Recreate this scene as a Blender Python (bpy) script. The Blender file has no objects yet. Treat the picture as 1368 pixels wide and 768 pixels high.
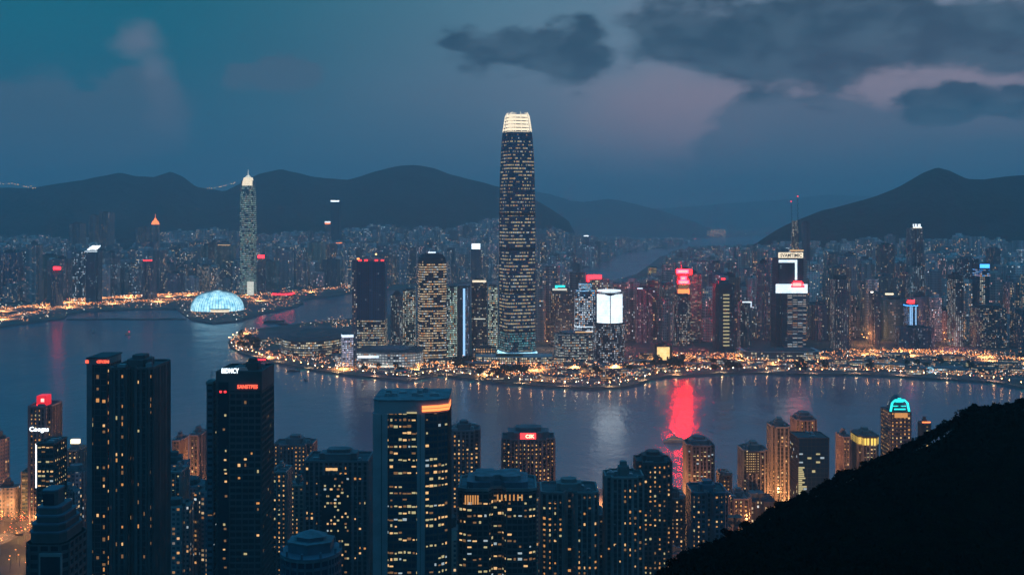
import bpy, bmesh, math, random
from mathutils import Vector, Matrix, noise
R = math.radians
rnd = random.Random(11)
sc = bpy.context.scene
col = sc.collection

# ------------------------------------------------------------------ camera
HAZE = 1.35e-4; GLOW_NEAR = 110000; GLOW_FAR = 60000
F = 1500.0; HX, HY = 684.0, 285.0; H = 245.0      # focal length in photo pixels, horizon, camera height
cam = bpy.data.cameras.new('camera'); camo = bpy.data.objects.new('camera', cam); col.objects.link(camo)
camo.location = (0, 0, H); camo.rotation_euler = (R(90), 0, 0)
cam.sensor_width = 36; cam.lens = 36 * F / 1368; cam.shift_y = -(384 - HY) / 1368
cam.clip_start = 0.5; cam.clip_end = 80000
sc.camera = camo

# ------------------------------------------------------------------ view, engine
sc.view_settings.view_transform = 'Standard'; sc.view_settings.look = 'None'
sc.view_settings.gamma = 1; sc.view_settings.exposure = 0.2; sc.view_settings.use_curve_mapping = False
sc.render.engine = 'CYCLES'
cy = sc.cycles
cy.use_denoising = True; cy.max_bounces = 4; cy.diffuse_bounces = 2; cy.glossy_bounces = 3
cy.volume_bounces = 0; cy.transmission_bounces = 2; cy.sample_clamp_indirect = 1.0; cy.sample_clamp_direct = 60
cy.caustics_reflective = False; cy.caustics_refractive = False
cy.use_light_tree = True

# ------------------------------------------------------------------ node helper
class NT:
    def __init__(s, tree): s.t = tree; s.n = tree.nodes; s.l = tree.links
    def new(s, typ, **kw):
        n = s.n.new(typ)
        for k, v in kw.items(): setattr(n, k, v)
        return n
    def put(s, sock, v):
        if v is None: return
        if isinstance(v, bpy.types.NodeSocket): s.l.new(v, sock)
        elif isinstance(v, (tuple, list)) and sock.type == 'RGBA' and len(v) == 3: sock.default_value = (*v, 1)
        else: sock.default_value = v
    def m(s, op, a, b=None, c=None, clamp=False):
        n = s.n.new('ShaderNodeMath'); n.operation = op; n.use_clamp = clamp
        for i, v in enumerate((a, b, c)): s.put(n.inputs[i], v)
        return n.outputs[0]
    def mix(s, f, a, b, mode='MIX'):
        n = s.n.new('ShaderNodeMix'); n.data_type = 'RGBA'; n.blend_type = mode
        s.put(n.inputs[0], f); s.put(n.inputs[6], a); s.put(n.inputs[7], b)
        return n.outputs[2]
    def smooth(s, v, a, b):
        n = s.n.new('ShaderNodeMapRange'); n.interpolation_type = 'SMOOTHSTEP'
        s.put(n.inputs[0], v); n.inputs[1].default_value = a; n.inputs[2].default_value = b
        n.inputs[3].default_value = 0; n.inputs[4].default_value = 1
        return n.outputs[0]
    def xyz(s, x, y, z):
        n = s.n.new('ShaderNodeCombineXYZ')
        for i, v in enumerate((x, y, z)): s.put(n.inputs[i], v)
        return n.outputs[0]
    def noise(s, vec, scale, detail=4, rough=.55, dist=0):
        n = s.n.new('ShaderNodeTexNoise'); s.put(n.inputs['Vector'], vec)
        n.inputs['Scale'].default_value = scale; n.inputs['Detail'].default_value = detail
        n.inputs['Roughness'].default_value = rough; n.inputs['Distortion'].default_value = dist
        return n.outputs[0]

# ------------------------------------------------------------------ dusk sky (world), clouds by direction
w = bpy.data.worlds.new('World'); sc.world = w; w.use_nodes = True
T = NT(w.node_tree); T.n.clear()
out = T.new('ShaderNodeOutputWorld'); bg = T.new('ShaderNodeBackground')
tc = T.new('ShaderNodeTexCoord'); sp = T.new('ShaderNodeSeparateXYZ'); T.l.new(tc.outputs['Generated'], sp.inputs[0])
X, Y, Z = sp.outputs
az = T.m('ARCTAN2', X, Y)
hor = T.m('SQRT', T.m('ADD', T.m('MULTIPLY', X, X), T.m('MULTIPLY', Y, Y)))
el = T.m('ARCTAN2', Z, hor)
def AZ(px): return math.atan((px - HX) / F)
def EL(px, py): return math.atan((HY - py) / F * math.cos(AZ(px)))
elev = T.m('MAXIMUM', el, 0.0)
# vertical ramps for the teal side (left) and the mauve side (right)
def ramp(v, stops):
    n = T.new('ShaderNodeValToRGB'); T.put(n.inputs[0], v)
    e = n.color_ramp.elements
    while len(e) < len(stops): e.new(0.5)
    for i, (p, c) in enumerate(stops): e[i].position = p; e[i].color = (*c, 1)
    return n.outputs[0]
ev = T.m('DIVIDE', elev, R(60))
SKYA = ramp(ev, [(0, (.026, .100, .160)), (.07, (.014, .105, .170)), (.13, (.002, .112, .172)), (.19, (.0, .115, .170)), (.32, (.006, .25, .48)), (1, (.012, .26, .54))])
SKYB = ramp(ev, [(0, (.120, .170, .235)), (.05, (.155, .205, .275)), (.10, (.200, .230, .305)), (.17, (.150, .245, .330)), (.32, (.06, .25, .44)), (1, (.03, .26, .50))])
side = T.smooth(az, AZ(150), AZ(1050))
sky = T.mix(side, SKYA, SKYB)
# after-glow patches and clouds: warped ellipses given by direction
vec = T.xyz(T.m('MULTIPLY', az, 9.0), T.m('MULTIPLY', el, 17.0), 0.0)
n1 = T.noise(vec, 1.1, 5, .5); n2 = T.noise(vec, 2.6, 4, .5)
wa = T.m('ADD', az, T.m('MULTIPLY', T.m('SUBTRACT', n1, .5), .055))
we = T.m('ADD', el, T.m('MULTIPLY', T.m('SUBTRACT', n2, .5), .030))
def blob(px, py, rx, ry, tilt=0.0):
    a = T.m('SUBTRACT', wa, AZ(px)); e = T.m('SUBTRACT', we, EL(px, py))
    e = T.m('SUBTRACT', e, T.m('MULTIPLY', a, tilt))
    a = T.m('DIVIDE', a, rx / F); e = T.m('DIVIDE', e, ry / F)
    d = T.m('SQRT', T.m('ADD', T.m('MULTIPLY', a, a), T.m('MULTIPLY', e, e)))
    return T.m('SUBTRACT', 1.0, d)          # 1 in the middle, 0 on the rim
def union(bl):
    v = blob(*bl[0])
    for b in bl[1:]: v = T.m('SMOOTH_MAX', v, blob(*b), .25)
    return v
glow = union([(1170, 120, 150, 60, .1), (925, 160, 120, 52), (1340, 100, 110, 40), (1330, 168, 60, 18)])
sky = T.mix(T.m('MULTIPLY', T.smooth(glow, -.9, .6), .50), sky, (.42, .26, .30))
pale = union([(1190, 0, 330, 26), (212, 118, 34, 46, -1.1), (182, 55, 30, 24), (1345, 5, 130, 22)])
sky = T.mix(T.m('MULTIPLY', T.smooth(T.m('ADD', pale, T.m('MULTIPLY', T.m('SUBTRACT', n1, .5), 1.6)), -.5, .9), .48), sky, (.24, .21, .28))
lowb = union([(1110, 190, 190, 62, .05), (1260, 205, 200, 80), (370, 97, 66, 28), (1000, 215, 110, 50), (60, 180, 150, 80), (170, 150, 100, 60), (1060, 160, 110, 40)])
thick = T.noise(vec, 1.9, 6, .52)
sky = T.mix(T.m('MULTIPLY', T.smooth(T.m('ADD', lowb, T.m('MULTIPLY', T.m('SUBTRACT', thick, .5), 1.1)), -.02, .30), .72), sky, (.070, .115, .170))
dark = union([(975, 50, 170, 66, -.1), (1100, 55, 180, 84), (1240, 38, 170, 64), (1350, 48, 120, 62), (690, 66, 125, 38), (765, 78, 58, 50, .2), (1275, 132, 105, 26, .1), (1352, 130, 70, 22), (620, 62, 40, 15)])
dm = T.smooth(T.m('ADD', dark, T.m('MULTIPLY', T.m('SUBTRACT', thick, .5), 1.6)), -.02, .42)
lit_rim = T.noise(vec, 2.6, 5, .5)
ccol = T.mix(T.smooth(lit_rim, .35, .7), (.012, .034, .062), (.050, .090, .132))
sky = T.mix(T.m('MULTIPLY', dm, .88), sky, ccol)
# scattered broken cloud over the rest of the dome, dark below the horizon
below = T.smooth(el, -.12, -.01)
sky = T.mix(below, (.012, .022, .036), sky)
vari = T.noise(vec, .6, 5, .55)
sky = T.mix(1.0, sky, T.mix(vari, (.80, .82, .84), (1.2, 1.18, 1.16)), 'MULTIPLY')
T.put(bg.inputs[0], sky); bg.inputs[1].default_value = 1.0
T.l.new(bg.outputs[0], out.inputs[0])

# ------------------------------------------------------------------ placing by distance
def PX(px, d): return (px - HX) * d / F
def PZ(py, d): return H - (py - HY) * d / F
def DG(py, z=3.0): return (H - z) * F / (py - HY)
def GP(px, py, z=3.0): d = DG(py, z); return (PX(px, d), d)

# ------------------------------------------------------------------ materials
MATS = {}
def mat(name, base, rough=.8, metal=0, emit=None, es=0.0, sample=True, vary=.25, vscale=.3, bump=0.0):
    m_ = bpy.data.materials.new(name); m_.use_nodes = True; t = NT(m_.node_tree)
    b = t.n['Principled BSDF']; b.inputs['Roughness'].default_value = rough; b.inputs['Metallic'].default_value = metal
    tc = t.new('ShaderNodeTexCoord')
    n = t.noise(tc.outputs['Object'], vscale, 5, .6)
    lo = tuple(c * (1 - vary) for c in base); hi = tuple(c * (1 + vary) for c in base)
    t.put(b.inputs['Base Color'], t.mix(t.smooth(n, .3, .7), lo, hi))
    if emit:
        b.inputs['Emission Color'].default_value = (*emit, 1); b.inputs['Emission Strength'].default_value = es
        if not sample: m_.cycles.emission_sampling = 'NONE'
    else: m_.cycles.emission_sampling = 'NONE'
    if bump:
        bp = t.new('ShaderNodeBump'); bp.inputs['Distance'].default_value = bump
        t.put(bp.inputs['Height'], n); t.l.new(bp.outputs[0], b.inputs['Normal'])
    MATS[name] = m_; return m_

def facade_material():
    m_ = bpy.data.materials.new('facade_windows'); m_.use_nodes = True; t = NT(m_.node_tree)
    b = t.n['Principled BSDF']
    uv = t.new('ShaderNodeUVMap'); uv.uv_map = 'UVMap'
    s = t.new('ShaderNodeSeparateXYZ'); t.l.new(uv.outputs[0], s.inputs[0])
    def attr(n): a = t.new('ShaderNodeAttribute'); a.attribute_name = n; return a
    tint, lit, prm, sd = attr('tint'), attr('lit'), attr('prm'), attr('seed')
    ps = t.new('ShaderNodeSeparateColor'); t.l.new(prm.outputs['Color'], ps.inputs[0])
    cw, ch, band, bright = ps.outputs[0], ps.outputs[1], ps.outputs[2], prm.outputs['Alpha']
    seed = sd.outputs['Fac']
    cu, cv = t.m('DIVIDE', s.outputs[0], cw), t.m('DIVIDE', s.outputs[1], ch)
    iu, iv = t.m('FLOOR', cu), t.m('FLOOR', cv)
    fu, fv = t.m('FRACT', cu), t.m('FRACT', cv)
    # office (band 1) windows run wide, flats have wall between them
    lo = t.m('MULTIPLY_ADD', band, -.20, .24); hi = t.m('SUBTRACT', 1.0, lo)
    mk = t.m('MULTIPLY', t.m('GREATER_THAN', fu, lo), t.m('LESS_THAN', fu, hi))
    mk = t.m('MULTIPLY', mk, t.m('MULTIPLY', t.m('GREATER_THAN', fv, .32), t.m('LESS_THAN', fv, t.m('MULTIPLY_ADD', band, -.12, .84))))
    def wn(x, y, z):
        n = t.new('ShaderNodeTexWhiteNoise'); n.noise_dimensions = '3D'; t.put(n.inputs[0], t.xyz(x, y, z)); return n
    r1 = wn(iu, iv, seed); r2 = wn(iv, iu, t.m('ADD', seed, 3.7))
    bn = t.noise(t.xyz(t.m('MULTIPLY', iu, .10), t.m('MULTIPLY', iv, .83), seed), 1.0, 2, .7)
    bnz = t.m('MULTIPLY', t.smooth(bn, .40, .55), 2.0)
    bl = t.noise(t.xyz(t.m('MULTIPLY', iu, .21), t.m('MULTIPLY', iv, .13), seed), 1.0, 2, .6)
    loc = t.m('MULTIPLY', t.smooth(bl, .3, .75), 2.1)
    f = t.new('ShaderNodeMix'); f.data_type = 'FLOAT'; t.put(f.inputs[0], band); t.put(f.inputs[2], loc); t.put(f.inputs[3], bnz)
    p = t.m('MULTIPLY', lit.outputs['Alpha'], f.outputs[0])
    on = t.m('MULTIPLY', mk, t.m('LESS_THAN', r1.outputs[0], p))
    br = t.m('MULTIPLY_ADD', t.m('POWER', r2.outputs[0], 2.2), t.m('MULTIPLY_ADD', band, -.8, 1.3), t.m('MULTIPLY_ADD', band, .3, .25))
    es = t.m('MULTIPLY', t.m('MULTIPLY', on, br), bright)
    hue = wn(iu, t.m('ADD', iv, 51.0), seed)
    ec = t.mix(t.smooth(hue.outputs[0], .72, .95), lit.outputs['Color'], (.80, .93, 1.0))
    ec = t.mix(t.smooth(hue.outputs[0], .25, .05), ec, (1.0, .42, .12))
    colv = wn(t.m('FLOOR', t.m('DIVIDE', cu, 2.0)), 7.0, seed)
    wall = t.mix(1.0, tint.outputs['Color'], t.mix(colv.outputs[0], (.55, .55, .55), (1.45, 1.45, 1.45)), 'MULTIPLY')
    ge = t.new('ShaderNodeNewGeometry')
    dirt = t.noise(ge.outputs['Position'], .05, 5, .6)
    wall = t.mix(1.0, wall, t.mix(dirt, (.7, .7, .7), (1.25, 1.22, 1.2)), 'MULTIPLY')
    haswin = t.m('GREATER_THAN', bright, 0.0)
    g = t.m('MULTIPLY', mk, haswin)
    t.put(b.inputs['Base Color'], t.mix(g, wall, (.018, .055, .095)))
    t.put(b.inputs['Roughness'], t.m('MULTIPLY_ADD', g, -.45, .8)); b.inputs['Specular IOR Level'].default_value = .3
    t.put(b.inputs['Emission Color'], ec); t.put(b.inputs['Emission Strength'], es)
    m_.cycles.emission_sampling = 'NONE'
    MATS['facade'] = m_; return m_
FAC = facade_material()

mat('concrete', (.17, .15, .155), .85, vary=.3, vscale=.08)
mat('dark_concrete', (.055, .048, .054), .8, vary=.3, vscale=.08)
mat('pale_concrete', (.34, .33, .34), .8, vary=.2, vscale=.08)
mat('warm_concrete', (.19, .145, .125), .85, vary=.3, vscale=.08)
mat('mauve_concrete', (.15, .11, .125), .85, vary=.3, vscale=.08)
mat('blue_concrete', (.06, .085, .12), .6, vary=.3, vscale=.08)
mat('roofing', (.045, .05, .06), .9, vary=.4, vscale=.2)
mat('pale_roofing', (.12, .135, .16), .85, vary=.35, vscale=.2)
mat('metal', (.25, .27, .30), .4, .7)
mat('dark_glass', (.010, .020, .032), .12, 0, vary=.3, vscale=.05)
mat('blue_glass', (.008, .045, .085), .10, 0, vary=.3, vscale=.03)
mat('bark', (.045, .032, .024), .9)
mat('leaves', (.022, .036, .016), .8, vary=.6, vscale=.5)
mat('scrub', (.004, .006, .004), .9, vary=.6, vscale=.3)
mat('hull', (.30, .31, .33), .4); mat('dark_hull', (.03, .035, .045), .5)
mat('stone_quay', (.10, .10, .105), .85, vary=.4, vscale=.05)
mat('window_orange', (.02, .02, .02), .3, emit=(1, .44, .13), es=.62, sample=False)
mat('window_amber', (.02, .02, .02), .3, emit=(1, .58, .24), es=.9, sample=False)
mat('window_yellow', (.02, .02, .02), .3, emit=(.95, .80, .40), es=.5, sample=False)
mat('window_cool', (.02, .02, .02), .3, emit=(.75, .92, 1), es=.45, sample=False)
mat('window_dim', (.02, .02, .02), .3, emit=(1, .50, .20), es=.2, sample=False)
mat('neon_red', (.1, .02, .02), .4, emit=(1, .010, .016), es=11.0)
mat('beacon_red', (.1, .02, .02), .4, emit=(1, .0015, .003), es=190.0)
mat('neon_red_deep', (.1, .02, .02), .4, emit=(1, .03, .035), es=3.0)
mat('neon_pink', (.1, .05, .05), .4, emit=(1, .50, .44), es=1.6)
mat('neon_orange', (.1, .05, .02), .4, emit=(1, .22, .06), es=2.2)
mat('letter_red', (.1, .02, .02), .4, emit=(1, .10, .05), es=2.0)
mat('sign_white', (.3, .3, .3), .4, emit=(.82, .93, 1), es=2.2)
mat('sign_warm', (.3, .3, .3), .4, emit=(1, .80, .48), es=2.0)
mat('sign_gold', (.3, .3, .2), .4, emit=(1, .66, .10), es=1.1)
mat('neon_teal', (.05, .2, .2), .4, emit=(.02, .85, .80), es=1.4)
mat('neon_blue', (.05, .1, .2), .4, emit=(.06, .36, 1), es=2.6)
mat('neon_sky', (.1, .2, .3), .4, emit=(.32, .62, 1), es=1.2)
mat('lamp_orange', (.3, .2, .1), .5, emit=(1, .31, .07), es=3.0, sample=False)
mat('lamp_amber', (.3, .2, .1), .5, emit=(1, .52, .20), es=3.4, sample=False)
mat('quay_lamp', (.3, .2, .1), .5, emit=(1, .42, .14), es=60.0)
mat('quay_lamp_pale', (.3, .2, .1), .5, emit=(1, .72, .45), es=36.0)
mat('lamp_white', (.3, .3, .3), .5, emit=(1, .90, .74), es=4.0, sample=False)
mat('lamp_red', (.3, .1, .1), .5, emit=(1, .10, .05), es=4.0, sample=False)

for _n in ('scrub', 'leaves'): MATS[_n].node_tree.nodes['Principled BSDF'].inputs['Specular IOR Level'].default_value = 0
def screen_mat(name, c1, c2, s, scale):
    m_ = bpy.data.materials.new(name); m_.use_nodes = True; t = NT(m_.node_tree); b = t.n['Principled BSDF']
    tc = t.new('ShaderNodeTexCoord'); n = t.noise(tc.outputs['Object'], scale, 5, .7)
    s3 = t.new('ShaderNodeSeparateXYZ'); t.l.new(tc.outputs['Object'], s3.inputs[0])
    ln = t.m('GREATER_THAN', t.m('FRACT', t.m('DIVIDE', s3.outputs[2], 4.0)), .14)
    t.put(b.inputs['Emission Color'], t.mix(t.smooth(n, .3, .7), c1, c2))
    t.put(b.inputs['Emission Strength'], t.m('MULTIPLY', t.m('MULTIPLY_ADD', ln, .3, .7), s)); b.inputs['Base Color'].default_value = (.1, .1, .1, 1)
    MATS[name] = m_
screen_mat('screen_white', (.55, .72, .88), (.85, .95, 1), 1.5, .08)
screen_mat('screen_amber', (1, .55, .16), (1, .78, .34), 1.3, .1)
screen_mat('screen_blue', (.08, .35, .55), (.55, .92, 1), 1.9, .07)
screen_mat('crown_warm', (.9, .72, .48), (1, .88, .66), 1.25, .3)
screen_mat('crown_pale', (.72, .74, .60), (.9, .9, .8), .95, .3)

def water_material():
    m_ = bpy.data.materials.new('harbour_water'); m_.use_nodes = True; t = NT(m_.node_tree); b = t.n['Principled BSDF']
    b.inputs['Base Color'].default_value = (.0002, .095, .150, 1); b.inputs['Roughness'].default_value = .13; b.inputs['IOR'].default_value = 1.45
    g = t.new('ShaderNodeNewGeometry')
    mp = t.new('ShaderNodeMapping'); t.l.new(g.outputs['Position'], mp.inputs[0]); mp.inputs['Scale'].default_value = (1, .55, 1)
    n1 = t.noise(mp.outputs[0], .07, 5, .62); n2 = t.noise(mp.outputs[0], .018, 3, .5); n3 = t.noise(g.outputs['Position'], .0025, 4, .6, 1.0)
    hgt = t.m('ADD', t.m('MULTIPLY', n1, 1.2), t.m('MULTIPLY', n2, 2.2))
    bp = t.new('ShaderNodeBump'); bp.inputs['Strength'].default_value = 1.0; bp.inputs['Distance'].default_value = .62
    t.put(bp.inputs['Height'], hgt); t.l.new(bp.outputs[0], b.inputs['Normal'])
    t.put(b.inputs['Roughness'], t.m('MULTIPLY_ADD', t.smooth(n3, .4, .65), .10, .15))
    m_.cycles.emission_sampling = 'NONE'; MATS['water'] = m_
water_material()

def ground_material(name, a, b_, scale, bump=0.0):
    m_ = bpy.data.materials.new(name); m_.use_nodes = True; t = NT(m_.node_tree); b = t.n['Principled BSDF']
    b.inputs['Roughness'].default_value = .9
    g = t.new('ShaderNodeNewGeometry')
    n = t.noise(g.outputs['Position'], scale, 6, .65)
    v = t.new('ShaderNodeTexVoronoi'); v.inputs['Scale'].default_value = scale * 1.4; t.l.new(g.outputs['Position'], v.inputs['Vector'])
    c = t.mix(t.smooth(n, .35, .65), a, b_)
    c = t.mix(.35, c, t.mix(1.0, c, v.outputs['Color'], 'MULTIPLY'))
    t.put(b.inputs['Base Color'], c)
    if bump:
        bp = t.new('ShaderNodeBump'); bp.inputs['Distance'].default_value = bump; t.put(bp.inputs['Height'], n); t.l.new(bp.outputs[0], b.inputs['Normal'])
    if 'city' not in name: b.inputs['Specular IOR Level'].default_value = 0
    m_.cycles.emission_sampling = 'NONE'; MATS[name] = m_
ground_material('city_ground', (.035, .040, .038), (.11, .10, .095), .012)
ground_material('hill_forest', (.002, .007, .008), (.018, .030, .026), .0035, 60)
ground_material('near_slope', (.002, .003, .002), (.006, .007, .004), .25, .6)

def asphalt():
    m_ = bpy.data.materials.new('asphalt'); m_.use_nodes = True; t = NT(m_.node_tree); b = t.n['Principled BSDF']
    uv = t.new('ShaderNodeUVMap'); uv.uv_map = 'UVMap'; s = t.new('ShaderNodeSeparateXYZ'); t.l.new(uv.outputs[0], s.inputs[0])
    lane = t.m('LESS_THAN', t.m('FRACT', t.m('DIVIDE', s.outputs[0], 3.6)), .06)
    dash = t.m('LESS_THAN', t.m('FRACT', t.m('DIVIDE', s.outputs[1], 9.0)), .45)
    g = t.new('ShaderNodeNewGeometry'); n = t.noise(g.outputs['Position'], .2, 5)
    t.put(b.inputs['Base Color'], t.mix(t.m('MULTIPLY', lane, dash), t.mix(n, (.04, .04, .04), (.07, .068, .066)), (.6, .6, .58)))
    b.inputs['Roughness'].default_value = .6; m_.cycles.emission_sampling = 'NONE'; MATS['asphalt'] = m_
asphalt()

# ------------------------------------------------------------------ mesh collector
class MB:
    def __init__(s): s.v = []; s.f = []; s.uv = []; s.tint = []; s.lit = []; s.prm = []; s.seed = []; s.mi = []
    def face(s, pts, uvs=None, tint=(.2, .2, .2), lit=(0, 0, 0, 0), prm=(3, 3, 0, 0), seed=0., mi=0):
        k = len(s.v); s.v.extend(pts); s.f.append(tuple(range(k, k + len(pts))))
        s.uv.extend(uvs if uvs else [(0, 0)] * len(pts))
        s.tint.append(tint); s.lit.append(lit); s.prm.append(prm); s.seed.append(seed); s.mi.append(mi)
    def prism(s, poly, z0, z1, tint=(.2, .2, .2), lit=(1, .6, .3, 0), prm=(3, 3, 0, 0), seed=0., top=True, bottom=False, poly2=None, mi=0, topmi=None, u0=0.):
        q = poly2 or poly; n = len(poly); u = u0
        for i in range(n):
            a, b = poly[i], poly[(i + 1) % n]; c, e = q[(i + 1) % n], q[i]
            L = math.hypot(b[0] - a[0], b[1] - a[1])
            s.face([(a[0], a[1], z0), (b[0], b[1], z0), (c[0], c[1], z1), (e[0], e[1], z1)],
                   [(u, z0), (u + L, z0), (u + L, z1), (u, z1)], tint, lit, prm, seed, mi)
            u += L
        if top: s.face([(p[0], p[1], z1) for p in q], None, tuple(c * .45 for c in tint), (0, 0, 0, 0), (3, 3, 0, 0), seed, mi if topmi is None else topmi)
        if bottom: s.face([(p[0], p[1], z0) for p in reversed(poly)], None, tint, (0, 0, 0, 0), (3, 3, 0, 0), seed, mi)
    def box(s, x0, x1, y0, y1, z0, z1, **k): s.prism([(x0, y0), (x1, y0), (x1, y1), (x0, y1)], z0, z1, bottom=True, **k)
    def tube(s, a, b, r, n=6, r2=None, mi=0):
        a, b = Vector(a), Vector(b); d = (b - a).normalized(); u = d.orthogonal().normalized(); w_ = d.cross(u); r2 = r if r2 is None else r2
        A = [a + (u * math.cos(t * 2 * math.pi / n) + w_ * math.sin(t * 2 * math.pi / n)) * r for t in range(n)]
        B = [b + (u * math.cos(t * 2 * math.pi / n) + w_ * math.sin(t * 2 * math.pi / n)) * r2 for t in range(n)]
        for i in range(n): j = (i + 1) % n; s.face([tuple(A[i]), tuple(A[j]), tuple(B[j]), tuple(B[i])], mi=mi)
        s.face([tuple(p) for p in reversed(A)], mi=mi); s.face([tuple(p) for p in B], mi=mi)
    def ball(s, c, r, mi=0, sq=1.0):
        p = [(c[0] + r, c[1], c[2]), (c[0], c[1] + r, c[2]), (c[0] - r, c[1], c[2]), (c[0], c[1] - r, c[2])]
        t_, b_ = (c[0], c[1], c[2] + r * sq), (c[0], c[1], c[2] - r * sq)
        for i in range(4): s.face([p[i], p[(i + 1) % 4], t_], mi=mi); s.face([p[(i + 1) % 4], p[i], b_], mi=mi)
    def mesh(s, name, mats):
        me = bpy.data.meshes.new(name); me.from_pydata(s.v, [], s.f)
        uvl = me.uv_layers.new(name='UVMap'); uvl.data.foreach_set('uv', [c for p in s.uv for c in p])
        for nm, dat in (('tint', [(*c[:3], 1) for c in s.tint]), ('lit', s.lit), ('prm', s.prm)):
            a = me.attributes.new(nm, 'FLOAT_COLOR', 'FACE'); a.data.foreach_set('color', [c for p in dat for c in p])
        a = me.attributes.new('seed', 'FLOAT', 'FACE'); a.data.foreach_set('value', s.seed)
        for m_ in mats: me.materials.append(MATS[m_] if isinstance(m_, str) else m_)
        me.polygons.foreach_set('material_index', s.mi); me.update()
        return me
    def build(s, name, mats, parent=None, loc=None):
        if isinstance(mats, str): mats = [mats]
        o = bpy.data.objects.new(name, s.mesh(name, mats)); col.objects.link(o)
        if parent: o.parent = parent
        if loc: o.location = loc
        return o

def tag(o, label=None, cat=None, group=None, kind=None):
    if label: o['label'] = label
    if cat: o['category'] = cat
    if group: o['group'] = group
    if kind: o['kind'] = kind
    return o
def empty(name, loc, label, cat, group=None):
    o = bpy.data.objects.new(name, None); col.objects.link(o); o.location = loc; o.empty_display_size = 1
    return tag(o, label, cat, group)

# footprint plans (counter-clockwise, unit-ish), then fitted
def plan(kind):
    if kind == 'box': return [(-.5, -.5), (.5, -.5), (.5, .5), (-.5, .5)]
    if kind == 'cross':
        a, b = .5, .22
        return [(-b, -a), (b, -a), (b, -b), (a, -b), (a, b), (b, b), (b, a), (-b, a), (-b, b), (-a, b), (-a, -b), (-b, -b)]
    if kind == 'fat':     # box with notched corners
        a, b = .5, .34
        return [(-b, -a), (b, -a), (b, -b), (a, -b), (a, b), (b, b), (b, a), (-b, a), (-b, b), (-a, b), (-a, -b), (-b, -b)]
    if kind == 'bays':    # slotted front and back
        p = [(-.5, -.5), (-.22, -.5), (-.22, -.40), (-.10, -.40), (-.10, -.5), (.10, -.5), (.10, -.40), (.22, -.40), (.22, -.5), (.5, -.5)]
        return p + [(-x, -y) for x, y in p]
    if kind == 'wings':   # two wings with a deep slot
        p = [(-.5, -.42), (-.40, -.5), (-.12, -.5), (-.06, -.32), (.06, -.32), (.12, -.5), (.40, -.5), (.5, -.42)]
        return p + [(-x, -y) for x, y in p]
    if kind == 'cham':
        a, b = .5, .36
        return [(-b, -a), (b, -a), (a, -b), (a, b), (b, a), (-b, a), (-a, b), (-a, -b)]
    if kind == 'round': return [(.5 * math.cos(t * math.pi / 12 - math.pi / 2), .5 * math.sin(t * math.pi / 12 - math.pi / 2)) for t in range(24)]
    if kind == 'sq':      # rounded square
        o = []
        for t in range(32):
            a = t * math.pi / 16 - math.pi / 2; c, s = math.cos(a), math.sin(a); e = .42
            o.append((.5 * math.copysign(abs(c) ** e, c), .5 * math.copysign(abs(s) ** e, s)))
        return o
    if kind == 'bow':     # flat with a bowed front
        return [(-.5, -.28), (-.3, -.40), (-.1, -.47), (.1, -.5), (.3, -.47), (.42, -.40), (.5, -.28), (.5, .5), (-.5, .5)]
def fit(kind, W, D, rot=0.):
    """plan rotated by rot degrees, its extent across the view W metres and depth D metres"""
    p = [(x * W, y * D) for x, y in plan(kind)]
    c, s = math.cos(R(rot)), math.sin(R(rot))
    p = [(x * c - y * s, x * s + y * c) for x, y in p]
    k = W / (max(x for x, y in p) - min(x for x, y in p))
    cx = (max(x for x, y in p) + min(x for x, y in p)) / 2
    return [((x - cx) * k, y * k) for x, y in p]
def scl(p, k, ky=None): return [(x * k, y * (ky or k)) for x, y in p]
def inset(p, k): # towards centre by k metres
    o = []
    for x, y in p:
        r_ = math.hypot(x, y) or 1; o.append((x * (1 - k / r_), y * (1 - k / r_)))
    return o

def text_mesh(s, mat_, size, depth=.3, sp=1.0):
    cu = bpy.data.curves.new('t', 'FONT'); cu.body = s; cu.size = size; cu.extrude = depth; cu.offset = size * .018
    cu.align_x = 'CENTER'; cu.align_y = 'CENTER'; cu.resolution_u = 2; cu.space_character = sp
    o = bpy.data.objects.new('t', cu); col.objects.link(o)
    bpy.context.view_layer.update()
    me = bpy.data.meshes.new_from_object(o.evaluated_get(bpy.context.evaluated_depsgraph_get()))
    bpy.data.objects.remove(o); me.materials.clear(); me.materials.append(MATS[mat_]); me.name = 'lettering'
    return me
def lettering(s, mat_, W, Hh, loc, parent, yaw=0., name='sign_lettering'):
    me = text_mesh(s, mat_, 10)
    xs = [v.co.x for v in me.vertices]; ys = [v.co.y for v in me.vertices]
    kx, ky = W / (max(xs) - min(xs)), Hh / (max(ys) - min(ys)); cx, cyy = (max(xs) + min(xs)) / 2, (max(ys) + min(ys)) / 2
    for v in me.vertices: v.co = Vector(((v.co.x - cx) * kx, -v.co.z, (v.co.y - cyy) * ky))
    o = bpy.data.objects.new(name, me); col.objects.link(o); o.parent = parent; o.location = loc; o.rotation_euler = (0, 0, R(yaw))
    return o
# ================================================================== SETTING
def interp(tab, x):
    if x <= tab[0][0]: return tab[0][1]
    for (a, b), (c, d) in zip(tab, tab[1:]):
        if x <= c: return b + (d - b) * (x - a) / (c - a)
    return tab[-1][1]
def smoothstep(t): t = max(0., min(1., t)); return t * t * (3 - 2 * t)

# water: one sheet to the horizon
m = MB(); m.face([(-40000, -300, 0), (40000, -300, 0), (40000, 60000, 0), (-40000, 60000, 0)])
tag(m.build('harbour_water', 'water'), kind='structure')

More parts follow.
